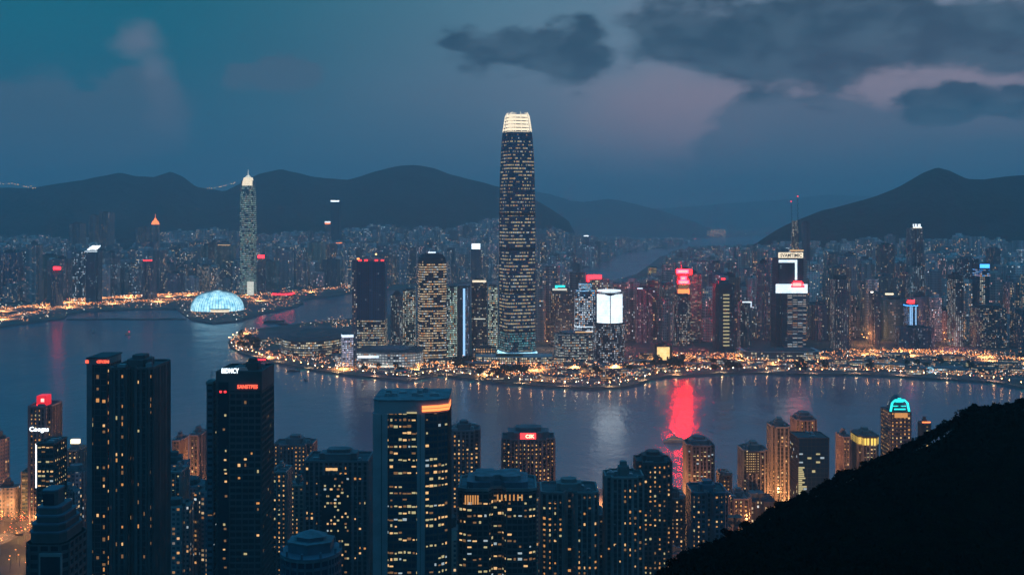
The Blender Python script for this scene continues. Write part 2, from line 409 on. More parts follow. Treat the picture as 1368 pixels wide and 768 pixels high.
def shore(pts, step=14, amp=1.6):
    """pixel shoreline on the ground plane turned into world metres with a slightly uneven edge"""
    o = []
    for (a, b), (c, d) in zip(pts, pts[1:]):
        n = max(1, int(abs(c - a) / step))
        for i in range(n):
            t = i / n; px, py = a + (c - a) * t, b + (d - b) * t
            x, y = GP(px, py); k = y / 1700
            v = noise.noise(Vector((x * .01, y * .01, 3.1)))
            o.append((x + v * amp * 2 * k, y + v * amp * 6 * k))
    o.append(GP(*pts[-1])); return o
def land(name, poly, z=3.0):
    bm = bmesh.new(); top = [bm.verts.new((x, y, z)) for x, y in poly]; bot = [bm.verts.new((x, y, -6)) for x, y in poly]
    f = bm.faces.new(top); bm.normal_update()
    if f.normal.z < 0: f.normal_flip()
    n = len(poly)
    for i in range(n):
        j = (i + 1) % n; g = bm.faces.new((top[i], top[j], bot[j], bot[i])); g.material_index = 1
    bmesh.ops.triangulate(bm, faces=[f]); bmesh.ops.recalc_face_normals(bm, faces=bm.faces)
    me = bpy.data.meshes.new(name); bm.to_mesh(me); bm.free(); me.materials.append(MATS['city_ground']); me.materials.append(MATS['stone_quay'])
    o = bpy.data.objects.new(name, me); col.objects.link(o); tag(o, kind='structure'); return o
KSH = [(-700, 470), (-300, 452), (-100, 441), (0, 436), (45, 430), (86, 425), (92, 419), (118, 415), (180, 413), (238, 412.5), (246, 420), (255, 427), (285, 431), (320, 428), (355, 417), (388, 411), (404, 405), (403, 399.5), (440, 396), (470, 391), (560, 384), (640, 375), (720, 366), (775, 357), (800, 350), (826, 338), (860, 333), (888, 331)]
kow = shore(KSH) + [GP(905, 328), GP(930, 320), GP(960, 317), GP(1010, 316), (9000, 11600), (30000, 14000), (30000, 24000), (-30000, 24000), (-30000, 5000), (-9000, 2400)]
land('kowloon_ground', kow)
ISH = [(882, 343), (868, 354), (850, 366), (822, 374), (780, 380), (700, 398), (600, 412), (500, 422), (470, 425), (440, 428), (405, 431), (372, 435.5), (345, 439), (322, 445), (306, 455), (308, 463), (322, 471), (345, 478), (380, 486), (420, 494), (470, 500), (520, 505), (545, 508), (560, 505), (585, 499.5), (612, 503), (650, 508), (690, 512), (740, 515.5), (790, 518), (830, 516), (856, 511), (868, 506), (890, 501.5), (930, 499), (1000, 497.5), (1080, 499), (1140, 499), (1200, 502), (1262, 506), (1330, 510), (1372, 518), (1500, 545), (1800, 600)]
isl = shore(ISH) + [(3500, 900), (9000, 2500), (12000, 9000), GP(1300, 328), GP(1010, 330), GP(950, 331), GP(905, 335)]
land('island_ground', isl)
# breakwater in the inlet on the far left shore
m = MB()
for i in range(13):
    x, y = GP(98 + i * 11.8, 425.2 + .3 * math.sin(i)); m.box(x - 15, x + 15, y - 5, y + 5, -4, 2.2 + .3 * (i % 3), tint=(.1, .1, .1))
tag(m.build('breakwater', 'stone_quay'), 'long low stone breakwater across the inlet left of the glowing blue dome', 'breakwater')

# mountains: radial height fields with crest profiles at real distances
LCREST = [(-500, 262), (-200, 250), (0, 251), (40, 252), (62, 248), (110, 241), (160, 231), (182, 236), (206, 237), (228, 229.5), (244, 236), (262, 250), (300, 256), (318, 247), (345, 233), (375, 226.5), (395, 231), (420, 237), (465, 241), (500, 230), (530, 222.5), (552, 220.5), (580, 225), (600, 233), (640, 243), (690, 256), (720, 270), (740, 282), (760, 296), (772, 320), (785, 342), (900, 346)]
RCREST = [(985, 345), (1015, 322), (1035, 309), (1062, 295), (1100, 281), (1140, 271), (1172, 262), (1205, 248), (1232, 231), (1252, 224), (1268, 228), (1292, 239), (1315, 240), (1340, 237), (1368, 234), (1420, 225), (1500, 230), (1700, 240), (2000, 270)]
MCREST = [(560, 300), (640, 270), (700, 254), (735, 257), (760, 267), (785, 268), (812, 265), (850, 272), (885, 282), (930, 297), (980, 325)]
DCREST = [(600, 300), (760, 284), (860, 279), (930, 275), (985, 270), (1040, 267), (1110, 259), (1150, 262), (1220, 262), (1320, 250), (1500, 260)]
def zc(tab, px, D): return PZ(interp(tab, px), D)
LM = (LCREST, 6500, 4600); RM = (RCREST, 4500, 3250)
def ridge_h(tab, D, D0, px, d):
    top = max(0, zc(tab, px, D))
    if d <= D0: return 0.
    x = PX(px, d)
    gl = noise.noise(Vector((x / 420, d / 900, 1.3))) * .5 + noise.noise(Vector((x / 150, d / 300, 5.3))) * .22
    gl -= 1.5 * abs(noise.noise(Vector((x / 260 + d / 1500, d / 1100, 8.8))))
    if d <= D: s = (d - D0) / (D - D0); b = s ** 1.35
    else: b = 1 - .5 * ((d - D) / D0) ; s = max(0., 1 - (d - D) / (D - D0))
    return max(0, top * b * (1 + gl * .6 * (1 - s) * (1 if d < D else .5)) + noise.noise(Vector((x / 70, d / 70, 2))) * 3 * min(1, s * 3))
def terrain(px, d):
    z = 3.0
    z = max(z, 3 + ridge_h(*LM, px, d) if px < 900 else 3.0)
    z = max(z, 3 + ridge_h(*RM, px, d) if px > 985 else 3.0)
    return z
def ridge(name, tab, D, D0, D1, p0, p1, nx, ny):
    v, f = [], []
    for j in range(ny + 1):
        d = D0 + (D1 - D0) * j / ny
        for i in range(nx + 1):
            px = p0 + (p1 - p0) * i / nx; hh_ = ridge_h(tab, D, D0, px, d); v.append((PX(px, d), d, hh_ + 1 - 7 * max(0., 1 - hh_ / 9)))
    for j in range(ny):
        for i in range(nx):
            k = j * (nx + 1) + i; f.append((k, k + 1, k + nx + 2, k + nx + 1))
    me = bpy.data.meshes.new(name); me.from_pydata(v, [], f); me.polygons.foreach_set('use_smooth', [True] * len(f))
    me.materials.append(MATS['hill_forest']); o = bpy.data.objects.new(name, me); col.objects.link(o); tag(o, kind='structure')
ridge('mountain_ridge', LCREST, 6500, 4600, 8600, -500, 900, 260, 40)
ridge('mountain_ridge', RCREST, 4500, 3250, 6200, 985, 2000, 200, 40)
ridge('mountain_ridge', MCREST, 12500, 11200, 14500, 560, 980, 90, 16)
ridge('mountain_ridge', DCREST, 19000, 17000, 22000, 600, 1500, 110, 14)

# the camera's own side: slope falling to the near shore and the dark spur at the right
SPUR = [(820, 800), (870, 768), (935, 737), (1000, 704), (1060, 670), (1120, 640), (1180, 612), (1215, 595), (1250, 578), (1285, 561), (1300, 553), (1330, 547), (1368, 538), (1450, 515), (1600, 490), (2000, 430), (2400, 420)]
SPUR = [(a, b + 5) for a, b in SPUR]
def DC(px): return 190 + (px - 870) * .16
def shore_d(px): return 985 + 22 * noise.noise(Vector((px / 90, 0, 7)))
def base_h(d):
    return 4 + (max(0., 1 - d / 700)) ** 1.3 * 236
def near_h(px, d):
    b = base_h(d)
    if px > 820:
        dc = DC(px); z_ = PZ(interp(SPUR, px), dc); k = smoothstep((px - 820) / 60)
        if d <= dc:
            u_ = d / dc; g_ = (830 - interp(SPUR, px)) / F; r_ = H - (H - z_) * u_ - max(.02, g_) * d * (1 - smoothstep((u_ - .32) / .68)) - 1.7 * (1 - u_) - 3 * noise.noise(Vector((px / 60, d / 30, 1))) * math.sin(math.pi * u_)
        else: r_ = z_ - .62 * (d - dc) - .0006 * (d - dc) ** 2
        r_ += noise.noise(Vector((PX(px, d) / 9, d / 9, 4))) * .8
        b = max(b, b * (1 - k) + r_ * k)
    return b
v, f = [], []
ds = [1.5 * 1.085 ** i for i in range(80)]; ds = [d for d in ds if d < 940] + [940, 1000]
pxs = [-700 + 14 * i for i in range(230)]
for j, d in enumerate(ds):
    for px in pxs:
        dd = min(d, shore_d(px)) if d > 941 else d
        if d == 1000: dd = shore_d(px)
        v.append((PX(px, dd), dd, near_h(px, dd)))
for px in pxs: dd = shore_d(px); v.append((PX(px, dd), dd + .5, -6))
n = len(pxs)
for j in range(len(ds)):
    for i in range(n - 1): k = j * n + i; f.append((k, k + 1, k + n + 1, k + n))
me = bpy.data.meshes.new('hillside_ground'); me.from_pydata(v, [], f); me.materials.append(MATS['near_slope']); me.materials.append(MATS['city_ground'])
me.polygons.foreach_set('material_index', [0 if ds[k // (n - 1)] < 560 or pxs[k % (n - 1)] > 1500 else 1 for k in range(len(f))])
me.polygons.foreach_set('use_smooth', [True] * len(f))
o = bpy.data.objects.new('hillside_ground', me); col.objects.link(o); tag(o, kind='structure')

# roads, given by their course on the ground
def road(pts, width, z, name='road'):
    P_ = []
    for (a, b), (c, d) in zip(pts, pts[1:]):
        n_ = max(1, int(abs(c - a) / 25))
        for i in range(n_): P_.append(GP(a + (c - a) * i / n_, b + (d - b) * i / n_, z))
    P_.append(GP(*pts[-1], z)); mb = MB(); u = 0
    for i, ((x0, y0), (x1, y1)) in enumerate(zip(P_, P_[1:])):
        L = math.hypot(x1 - x0, y1 - y0) or 1; nx, ny = -(y1 - y0) / L * width / 2, (x1 - x0) / L * width / 2
        mb.face([(x0 + nx, y0 + ny, z), (x0 - nx, y0 - ny, z), (x1 - nx, y1 - ny, z), (x1 + nx, y1 + ny, z)], [(0, u), (width, u), (width, u + L), (0, u + L)]); u += L
    tag(mb.build(name, 'asphalt'), kind='structure'); return P_
ROADS = {
 'kw': road([(-60, 436), (0, 427), (45, 420), (90, 411), (150, 406), (240, 402), (300, 404)], 26, 3.1),
 'kw2': road([(0, 416), (80, 408), (170, 398), (250, 395), (310, 398), (345, 402)], 22, 3.15),
 'kw3': road([(90, 404), (200, 396), (300, 393), (360, 395), (470, 385)], 20, 3.2),
 'tip': road([(330, 444), (322, 452), (334, 464), (360, 476), (430, 488), (520, 497), (560, 497), (600, 494), (680, 503), (760, 508), (840, 506), (870, 496)], 16, 3.1),
 'spine': road([(560, 492), (640, 488), (740, 494), (850, 492), (880, 486), (960, 484), (1090, 488), (1150, 478), (1200, 472), (1368, 477), (1440, 480)], 28, 3.12),
 'exp': road([(880, 478), (960, 479), (1090, 476), (1160, 472), (1240, 474), (1400, 487)], 22, 3.18),
 'front': road([(870, 497), (1000, 493), (1100, 495), (1250, 500), (1368, 506)], 12, 3.1),
 'near_road': road([(-30, 735), (20, 712), (60, 708), (110, 735)], 16, 4.3),
 'near_road2': road([(-20, 690), (30, 694), (60, 720), (70, 790)], 14, 4.35),
 'near_road3': road([(228, 690), (260, 660), (300, 652)], 12, 4.3),
}

# haze: one closed box of even, pale, thin air round camera and scene
m = MB(); m.box(-26000, 26000, -600, 26000, -8, 900)
hz = bpy.data.materials.new('haze'); hz.use_nodes = True; T = NT(hz.node_tree); T.n.clear()
o_ = T.new('ShaderNodeOutputMaterial'); pv = T.new('ShaderNodeVolumePrincipled')
pv.inputs['Color'].default_value = (.93, .93, 1, 1); pv.inputs['Density'].default_value = HAZE
pv.inputs['Anisotropy'].default_value = .1
T.l.new(pv.outputs[0], o_.inputs['Volume']); hz.cycles.homogeneous_volume = True
hb = m.build('haze', [hz]); tag(hb, kind='stuff')
# ================================================================== LANDMARK TOWERS ACROSS THE WATER
WARM = (1, .66, .34); YEL = (1, .84, .52); PALE = (.86, .95, .80); COOL = (.70, .88, 1); ORG = (1, .50, .18)
ALLT = []
class Tower:
    """Empty root at the base + a facade; .W .D .Z are metres, local origin at the middle of the base"""
    def __init__(s, name, label, cat, px0, px1, ytop, d, kind='fat', depth=None, rot=0., group=None, z0=3.0):
        W = (px1 - px0) * d / F; D = depth or W * .9; mid = (px0 + px1) / 2
        # seen off the axis a tower also shows one flank: keep front and flank together inside px0..px1
        far = max(0., min((HX - px1), 1e9)) if mid < HX else max(0., px0 - HX)
        if far * D / F > .42 * W: D = .42 * W * F / far
        fl = far * D / F; x0, x1 = PX(px0, d), PX(px1, d)
        if mid < HX: x1 -= fl
        else: x0 += fl
        s.d = d; s.W = x1 - x0; s.z0 = z0; s.Z = PZ(ytop, d) - z0; s.D = D; s.px0, s.px1 = px0, px1
        s.root = empty(name, ((x0 + x1) / 2, d + s.D / 2, z0), label, cat, group)
        s.kind = kind; s.rot = rot; s.P = fit(kind, s.W, s.D, rot); s.seed = rnd.uniform(0, 900); ALLT.append(s)
    def z(s, py): return PZ(py, s.d) - s.z0
    def x(s, px): return ((px - s.px0) / (s.px1 - s.px0) - .5) * s.W
    def facade(s, tint, lit, p, cw=3.2, ch=3.4, band=0., bright=1., z0=0., z1=None, P=None, name='facade', P2=None, top=True):
        m = MB(); m.prism(P or s.P, z0, s.Z if z1 is None else z1, tint, (*lit, p), (cw, ch, band, bright), s.seed, poly2=P2, top=top)
        return m.build(name, 'facade', s.root)
    def part(s, name, mat_, P, z0, z1, P2=None):
        m = MB(); m.prism(P, z0, z1, poly2=P2, bottom=True); return m.build(name, mat_, s.root)
    def boxp(s, name, mat_, x0, x1, y0, y1, z0, z1):
        m = MB(); m.box(x0, x1, y0, y1, z0, z1); return m.build(name, mat_, s.root)
    def plant(s, k=.5, h=None, mat_='roofing', z=None):
        h = h or s.W * .12; z = s.Z if z is None else z
        return s.part('plant_room', mat_, scl(s.P, k), z + .01, z + h)
    def rings(s, name, mat_, zs, out=.5, th=.8, P=None):
        m = MB()
        for z in zs: m.prism(scl(P or s.P, 1 + out / (s.W / 2)), z, z + th, bottom=True)
        return m.build(name, mat_, s.root)
    def fins(s, name, mat_, xs, w_, z0, z1, out=.8):
        m = MB()
        for x in xs: m.box(x - w_ / 2, x + w_ / 2, -s.D / 2 - out, -s.D / 2 + .2, z0, z1)
        return m.build(name, mat_, s.root)

# --- the tallest: tapered round-cornered tower with a crown of fins
D0 = 1861
t = Tower('supertall_skyscraper', 'tallest tower of all, tapered blue glass with glowing white crown, on the central waterfront', 'skyscraper', 666.5, 715.5, 148, D0, 'sq', 60, 20)
prof = [(480, 1.0), (380, 1.0), (290, .985), (240, .955), (205, .90), (186, .845), (176, .80)]
for i, ((ya, ka), (yb, kb)) in enumerate(zip(prof, prof[1:])):
    za, zb = t.z(ya), t.z(yb)
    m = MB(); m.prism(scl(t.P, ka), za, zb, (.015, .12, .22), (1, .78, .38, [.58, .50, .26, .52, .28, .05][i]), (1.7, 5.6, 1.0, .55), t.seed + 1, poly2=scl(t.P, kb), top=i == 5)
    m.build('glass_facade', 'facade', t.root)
m = MB()       # mullion fins run the full height
for k in range(0, 32):
    x, y = t.P[k]
    for (ya, ka), (yb, kb) in zip(prof, prof[1:]):
        m.tube((x * ka * 1.006, y * ka * 1.006, t.z(ya)), (x * kb * 1.006, y * kb * 1.006, t.z(yb)), .28, 4)
m.build('mullions', 'blue_concrete', t.root)
zz = [t.z(y) for y in (446, 392, 335, 288)]
for z in zz: t.part('plant_floor', 'dark_glass', scl(t.P, 1.004), z, z + 5)
CB, CT = t.z(175), t.z(152)
t.part('crown_core', 'crown_warm', scl(t.P, .70), CB, CT, scl(t.P, .53))
m = MB()
for k in range(5):
    q = k / 5; kk = .80 + (.64 - .80) * q; m.prism(scl(t.P, kk + .005), CB + (CT - CB) * q, CB + (CT - CB) * q + 1.3, bottom=True)
m.build('crown_bands', 'metal', t.root)
m = MB(); m.prism(scl(t.P, 1.03), 14, 44, (.03, .12, .15), (.25, .9, .95, .8), (2.4, 4.0, .4, .42), 5., poly2=scl(t.P, 1.008)); m.build('lit_skirt', 'facade', t.root)
t.part('skirt_edge', 'screen_blue', scl(t.P, 1.12), 8.5, 10.5, scl(t.P, 1.09))
P_ = t.P
for k in range(32):
    x, y = P_[k]; m = MB()
    m.tube((x * .80, y * .80, CB), (x * .665, y * .665, CT - 2), .75, 4); m.tube((x * .665, y * .665, CT - 2), (x * .57, y * .57, CT + 3.2 + (k % 4 == 0) * 1.5), .65, 4, .3)
    m.build('crown_fin', 'crown_warm', t.root)
t.part('base_canopy', 'neon_teal_soft' if 'neon_teal_soft' in MATS else 'screen_blue', scl(t.P, 1.10), 5.5, 7.2, scl(t.P, 1.06))
t.part('lobby', 'dark_glass', scl(t.P, 1.02), 0, 5.4)
for k, (x, y) in enumerate(scl(t.P, 1.12)):
    if k % 2 == 0: m = MB(); m.tube((x, y, 0), (x, y, 5.5), .6, 5); m.build('lobby_column', 'pale_concrete', t.root)
POD = t

# terraced mall under the supertall
t = Tower('shopping_podium', 'low terraced podium with warm lit galleries at the foot of the tallest tower', 'shopping mall', 636, 738, 477.5, 1800, 'bow', 52)
t.facade((.16, .15, .13), YEL, .75, 3.2, 3.6, .35, .95)
t.rings('terrace_edge', 'pale_concrete', [3.6 * k for k in range(1, 4)], 1.2, .5)
t.boxp('roof_garden', 'leaves', -30, 14, -15, 12, t.Z, t.Z + 1.0)

t = Tower('podium_building', 'small warm lit colonnade block left of the tallest tower foot', 'building', 632, 663, 466, 1845, 'box', 40)
t.facade((.18, .14, .10), ORG, .8, 4, 4.2, 0, 1.0); t.plant(.5, 3)
t.fins('columns', 'warm_concrete', [t.W * (k / 9 - .5) for k in range(10)], 1.0, 0, t.Z)

# dark glass slab, lit lower third, red roof lamps
t = Tower('office_tower', 'dark blue glass slab with a lit lower third and red lamps on its roof', 'tower', 477, 517.5, 349, 1850, 'box', 42, 0)
t.facade((.02, .035, .05), YEL, .62, 2.6, 3.9, .6, .62, 0, t.z(428), name='lower_facade')
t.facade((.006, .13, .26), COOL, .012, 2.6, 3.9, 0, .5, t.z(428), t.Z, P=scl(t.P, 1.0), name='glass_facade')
t.rings('spandrel', 'pale_concrete', [3.9 * k for k in range(1, 14)], .6, .5)
t.fins('mullions', 'dark_glass', [t.W * (k / 12 - .5) for k in range(13)], .35, t.z(428), t.Z - 1, .35)
m = MB(); m.box(-t.W / 2 - 8.4, -t.W / 2 - .05, -t.D / 2 + 2, t.D / 2, 0, t.Z + 2, tint=(.12, .13, .16), lit=(1, .75, .5, .22), prm=(2.8, 3.9, 0, .8)); m.build('service_core', 'facade', t.root)
for x in (-18, -8, 9, 19): t.boxp('warning_lamp', 'neon_red_deep', x - 2.4, x + 2.4, -t.D / 2 + .5, -t.D / 2 + 2.5, t.Z + .1, t.Z + 2.6)
m = MB(); m.box(-14, 14, -8, 12, t.Z + .05, t.Z + 4); m.tube((6, 0, t.Z + 4), (6, 0, t.Z + 15), .6); m.tube((-2, 0, t.Z + 13), (14, 0, t.Z + 15), .5); m.tube((0, 0, t.Z + 4), (6, 0, t.Z + 14), .4); m.build('roof_crane', 'metal', t.root)
t.boxp('roof_lamp', 'lamp_orange', -25, -21, -5, -3, t.Z + 2.1, t.Z + 4.4); t.boxp('roof_lamp', 'lamp_amber', 5, 7.5, -2, 0, t.Z + 9.5, t.Z + 12)

# banded tower with a rounded dark top
t = Tower('banded_office_tower', 'round topped tower wrapped in warm lit floor bands, white lamp on its dark cap', 'tower', 556, 598, 338, 1835, 'sq', 46, 10)
t.facade((.035, .04, .05), (1, .74, .42), .66, 2.7, 4.0, .85, .85, 0, t.z(352))
t.facade((.02, .035, .05), WARM, .02, 2.7, 4, 0, .5, t.z(352), t.z(345), P=scl(t.P, .985), P2=scl(t.P, .93), name='dark_cap')
t.facade((.02, .035, .05), WARM, .0, 2.7, 4, 0, .5, t.z(345), t.z(340), P=scl(t.P, .93), P2=scl(t.P, .74), name='dark_cap')
t.rings('spandrel', 'dark_concrete', [4.0 * k for k in range(1, int(t.z(352) / 4))], .5, .9)
t.boxp('roof_lamp', 'screen_white', -6, 6, -8, 0, t.z(340), t.z(337)); t.boxp('plant_room', 'roofing', -11, 11, -10, 12, t.z(340), t.z(338.6))

t = Tower('slim_tower', 'pale olive lit slim tower between the dark slab and the banded tower', 'tower', 538, 556, 388, 2010, 'fat', 26, 0)
t.facade((.16, .17, .13), PALE, .7, 2.6, 3.3, .1, .8); t.plant(.6)
t = Tower('slim_tower', 'grey ribbed tower with pointed dark roof right of the dark glass slab', 'tower', 522, 539, 395, 1990, 'bays', 26, 0)
t.facade((.16, .17, .19), PALE, .4, 2.4, 3.2, 0, .6); t.part('roof_cone', 'roofing', scl(t.P, .9), t.Z + .02, t.Z + 8, scl(t.P, .3))
# glowing green glass towers left of the supertall
t = Tower('glass_tower', 'pale green glowing glass tower just right of the banded tower', 'tower', 597, 611, 384, 1890, 'box', 30, 0)
t.facade((.10, .14, .13), (.66, .95, .80), .95, 2.4, 3.6, .3, 1.0); t.plant(.6)
t = Tower('glass_tower', 'dark narrow blade tower edged by a bright blue white light strip', 'tower', 611, 628, 383, 1880, 'box', 30, 0)
t.facade((.012, .03, .05), COOL, .03, 2.4, 3.6, 0, .5)
t.boxp('light_strip', 'neon_sky', t.x(619), t.x(622), -t.D / 2 - .8, -t.D / 2 - .02, 4, t.Z - 3)
m = MB(); m.box(t.x(622.3), t.x(628), -t.D / 2 - .3, -t.D / 2 - .02, 4, t.Z - 2, lit=(.45, .66, 1, .8), prm=(2.2, 3.6, 0, .5), tint=(.1, .14, .2)); m.build('lit_edge', 'facade', t.root)
t = Tower('glass_tower', 'grey glass tower with a white light bar along its roof, left of the tallest', 'tower', 630, 651, 377, 1900, 'fat', 34, 0)
t.facade((.06, .07, .08), YEL, .16, 2.6, 3.6, .5, .5)
t.boxp('roof_light', 'crown_warm', t.x(631), t.x(650), -t.D / 2 - .6, -t.D / 2 + 2.5, t.Z + .02, t.Z + 3.2); t.plant(.5, 6)
t.boxp('light_line', 'crown_pale', t.x(633), t.x(649), -t.D / 2 - .6, -t.D / 2 - .02, t.z(426.5), t.z(425.2))
t = Tower('glass_tower', 'pale green lit slab touching the left flank of the tallest tower', 'tower', 652, 665, 383, 1910, 'box', 30, 0)
t.facade((.16, .19, .16), (.80, .96, .74), .95, 2.2, 3.5, .4, 1.0); t.boxp('plant_room', 'pale_roofing', -6, 6, -8, 8, t.Z + .02, t.Z + 4)

# white glowing pavilion and the exhibition roofs at its feet
t = Tower('lit_pavilion', 'white glowing cube like tower on the left tip of the central waterfront', 'pavilion', 454, 474, 447, 1775, 'box', 20, 14)
t.facade((.5, .5, .55), (.80, .76, 1), .95, 2.4, 3.4, .5, 1.05, 0, t.Z - 4); t.part('light_cap', 'screen_white', scl(t.P, 1.03), t.Z - 4, t.Z - .4); t.part('roof_slab', 'pale_roofing', scl(t.P, 1.05), t.Z - .4, t.Z)
t = Tower('pavilion', 'small white lit drum beside the glowing cube tower', 'pavilion', 447, 456, 475, 1770, 'round', 9); t.facade((.5, .5, .5), (1, .9, .75), 1, 2, 3, 1, 1.2, 0, t.Z - 1); t.part('roof_slab', 'pale_roofing', scl(t.P, 1.1), t.Z - .98, t.Z)
t = Tower('exhibition_hall', 'long white fronted hall with dark curved roof before the dark glass slab', 'hall', 474, 566, 470, 1762, 'bow', 80)
t.facade((.30, .31, .32), (.90, .94, .86), .85, 4.5, 4.2, .5, .75, 0, t.Z - 2)
t.part('curved_roof', 'roofing', scl(t.P, 1.03), t.Z - 2, t.Z + 1.5, scl(t.P, .78)); t.part('roof_ridge', 'blue_concrete', scl(t.P, .6), t.Z + 1.52, t.Z + 4, scl(t.P, .4))
t.boxp('lit_front', 'screen_white', t.x(478), t.x(508), -t.D / 2 - 1.4, -t.D / 2 - .9, t.z(478), t.z(475)); t.boxp('lit_front', 'crown_pale', t.x(480), t.x(540), -t.D / 2 - 3, -t.D / 2 - 2.4, 1, 4)
t = Tower('oval_terminal', 'wide low oval terminal with dark roof and ringed lights on the left tip', 'terminal', 362, 476, 452, 1900, 'round', 190)
t.facade((.12, .12, .12), YEL, .6, 3.5, 4.0, .5, .95, 0, t.z(456))
t.rings('gallery', 'pale_concrete', [5, 10], 2.2, .9); t.part('oval_roof', 'roofing', scl(t.P, 1.02), t.z(456) + .01, t.Z, scl(t.P, .8)); t.part('roof_ridge', 'dark_concrete', scl(t.P, .5), t.Z + .02, t.Z + 3, scl(t.P, .3))

# right of the supertall
t = Tower('office_tower', 'brown speckled tower with teal green roof sign right of the tallest', 'tower', 735, 767, 388, 2040, 'fat', 44, 0)
t.facade((.07, .065, .075), WARM, .30, 2.6, 3.4, .1, .6); t.boxp('roof_sign', 'neon_teal', t.x(741), t.x(755), -10, -8, t.Z + 3.5, t.Z + 8.5); t.boxp('roof_light', 'crown_pale', t.x(737), t.x(757), -t.D / 2, -t.D / 2 + 3, t.Z + .02, t.Z + 3.4); t.plant(.6, 5)
t = Tower('stepped_tower', 'blue white lit stepped tower under the red blob sign, on a striped podium', 'tower', 767, 797, 379, 1985, 'fat', 40, 0)
t.facade((.12, .15, .20), (.66, .84, 1), .8, 2.8, 3.8, .25, 1.25, 0, t.z(396)); t.facade((.10, .2, .3), (.25, .62, 1), 1, 2.4, 3.8, 1, 1.3, t.z(396) + .02, t.z(388), P=scl(t.P, .86), name='upper_tier')
t.facade((.10, .2, .3), (.30, .68, 1), 1, 2.4, 2.4, 1, 1.4, t.z(388) + .02, t.Z, P=scl(t.P, .62), name='top_tier')
t.rings('light_band', 'screen_white', [t.z(y) for y in (455, 449, 443, 437)], .5, 1.2)
t = Tower('red_sign_tower', 'dark tower carrying a red blob shaped roof sign behind the blue white one', 'tower', 777, 803, 378, 2160, 'box', 34, 0)
t.facade((.06, .06, .09), WARM, .2, 2.6, 3.2, 0, .5)
m = MB(); m.prism([(t.x(782) + 16 + 14 * math.cos(a * math.pi / 8), 1.5 * math.sin(a * math.pi / 8) - 12) for a in range(16)], t.z(376.5), t.z(367.5), bottom=True); m.build('roof_sign', 'neon_red', t.root)
t.boxp('sign_frame', 'metal', t.x(783), t.x(802), -9, -8, t.Z, t.z(367))
t = Tower('striped_podium_block', 'wide low block of pale horizontal floor stripes left of the round screen tower', 'office block', 740, 793, 447.5, 1850, 'fat', 60, 8)
t.facade((.05, .055, .055), (.80, .86, .74), .5, 3.0, 4.4, .75, .6); t.rings('floor_stripe', 'pale_concrete', [4.4 * k for k in range(1, int(t.Z / 4.4) + 1)], 1.0, 1.5); t.plant(.7, 3, 'pale_roofing'); t.boxp('roof_lamps', 'window_amber', t.x(768), t.x(792), -20, -18, t.Z + 3.1, t.Z + 4.4)
t = Tower('screen_tower', 'round tower with a huge white curved screen, standing on a lit ring podium', 'tower', 791, 837, 391, 1768, 'round', 52)
t.facade((.05, .06, .075), (.78, .86, .95), .62, 2.7, 3.3, 0, .72, 7, t.z(434))
t.part('dark_collar', 'dark_glass', scl(t.P, .86), t.z(434) + .02, t.Z - 1, scl(t.P, .84))
P2 = [(x * .93, y * .93) for x, y in t.P]
for sgn in (-1, 1):                                       # two curved screen panels meeting in a V at the top
    m = MB(); sc_ = [(.46 * t.W * math.sin(a), -.46 * t.D * math.cos(a)) for a in [sgn * (.03 + .115 * k) for k in range(10)]]
    for k in range(9):
        a, b = sc_[k], sc_[k + 1]
        if sgn < 0: a, b = b, a
        dz = 2.2 * (1 - min(1, k / 3))
        m.face([(*a, t.z(432)), (*b, t.z(432)), (*b, t.z(393.5) - dz), (*a, t.z(393.5) - dz)])
        m.face([(b[0] * .97, b[1] * .97, t.z(432)), (a[0] * .97, a[1] * .97, t.z(432)), (a[0] * .97, a[1] * .97, t.z(393.5) - dz), (b[0] * .97, b[1] * .97, t.z(393.5) - dz)])
    m.build('screen', 'screen_white', t.root)
m = MB()
for k in range(22):
    a0, a1 = k * math.pi / 11, (k + 1) * math.pi / 11; r_ = t.W * .36
    m.tube((r_ * math.cos(a0), r_ * math.sin(a0), t.Z + 1.5), (r_ * math.cos(a1), r_ * math.sin(a1), t.Z + 1.5), 1.1, 5)
m.build('roof_ring', 'screen_white', t.root)
m = MB()
for k in range(8): a0 = k * math.pi / 4; m.tube((t.W * .36 * math.cos(a0), t.W * .36 * math.sin(a0), t.Z - 1), (t.W * .36 * math.cos(a0), t.W * .36 * math.sin(a0), t.Z + 1.5), .5, 4)
m.build('ring_posts', 'metal', t.root)
t.part('podium_ring', 'dark_concrete', scl(t.P, 1.5), 3.4, 5.2); t.part('podium_glow', 'window_amber', scl(t.P, 1.36), .2, 3.3); t.part('podium_roof', 'pale_roofing', scl(t.P, 1.2), 5.22, 7); t.part('podium_lip', 'crown_warm', scl(t.P, 1.53), 4.0, 4.7)
m = MB()
for x, y in scl(t.P, 1.46): m.tube((x, y, 0), (x, y, 3.4), .5, 5)
m.build('podium_columns', 'pale_concrete', t.root)

t = Tower('apartment_tower', 'mauve pink apartment tower right of the round screen tower', 'tower', 848, 872, 386, 2100, 'bays', 36, 0)
t.facade((.24, .15, .20), (1, .62, .55), .22, 2.5, 3.1, 0, .55); t.plant(.5, 5); t.boxp('roof_light', 'screen_white', -14, -4, -t.D / 2, -t.D / 2 + 2, t.Z + .02, t.Z + 1.8)
t = Tower('apartment_tower', 'brown block with golden lit crown standing before the far bay', 'tower', 863, 880, 357, 2900, 'box', 36, 0)
t.facade((.08, .075, .07), (1, .78, .4), .06, 2.8, 3.4, 0, .5, 0, t.z(371)); t.facade((.2, .16, .08), (1, .72, .30), .8, 2.8, 3.4, 0, .85, t.z(371) + .02, t.Z - 2, P=scl(t.P, .7), name='lit_crown'); t.part('roof_slab', 'roofing', scl(t.P, .72), t.Z - 1.98, t.Z)

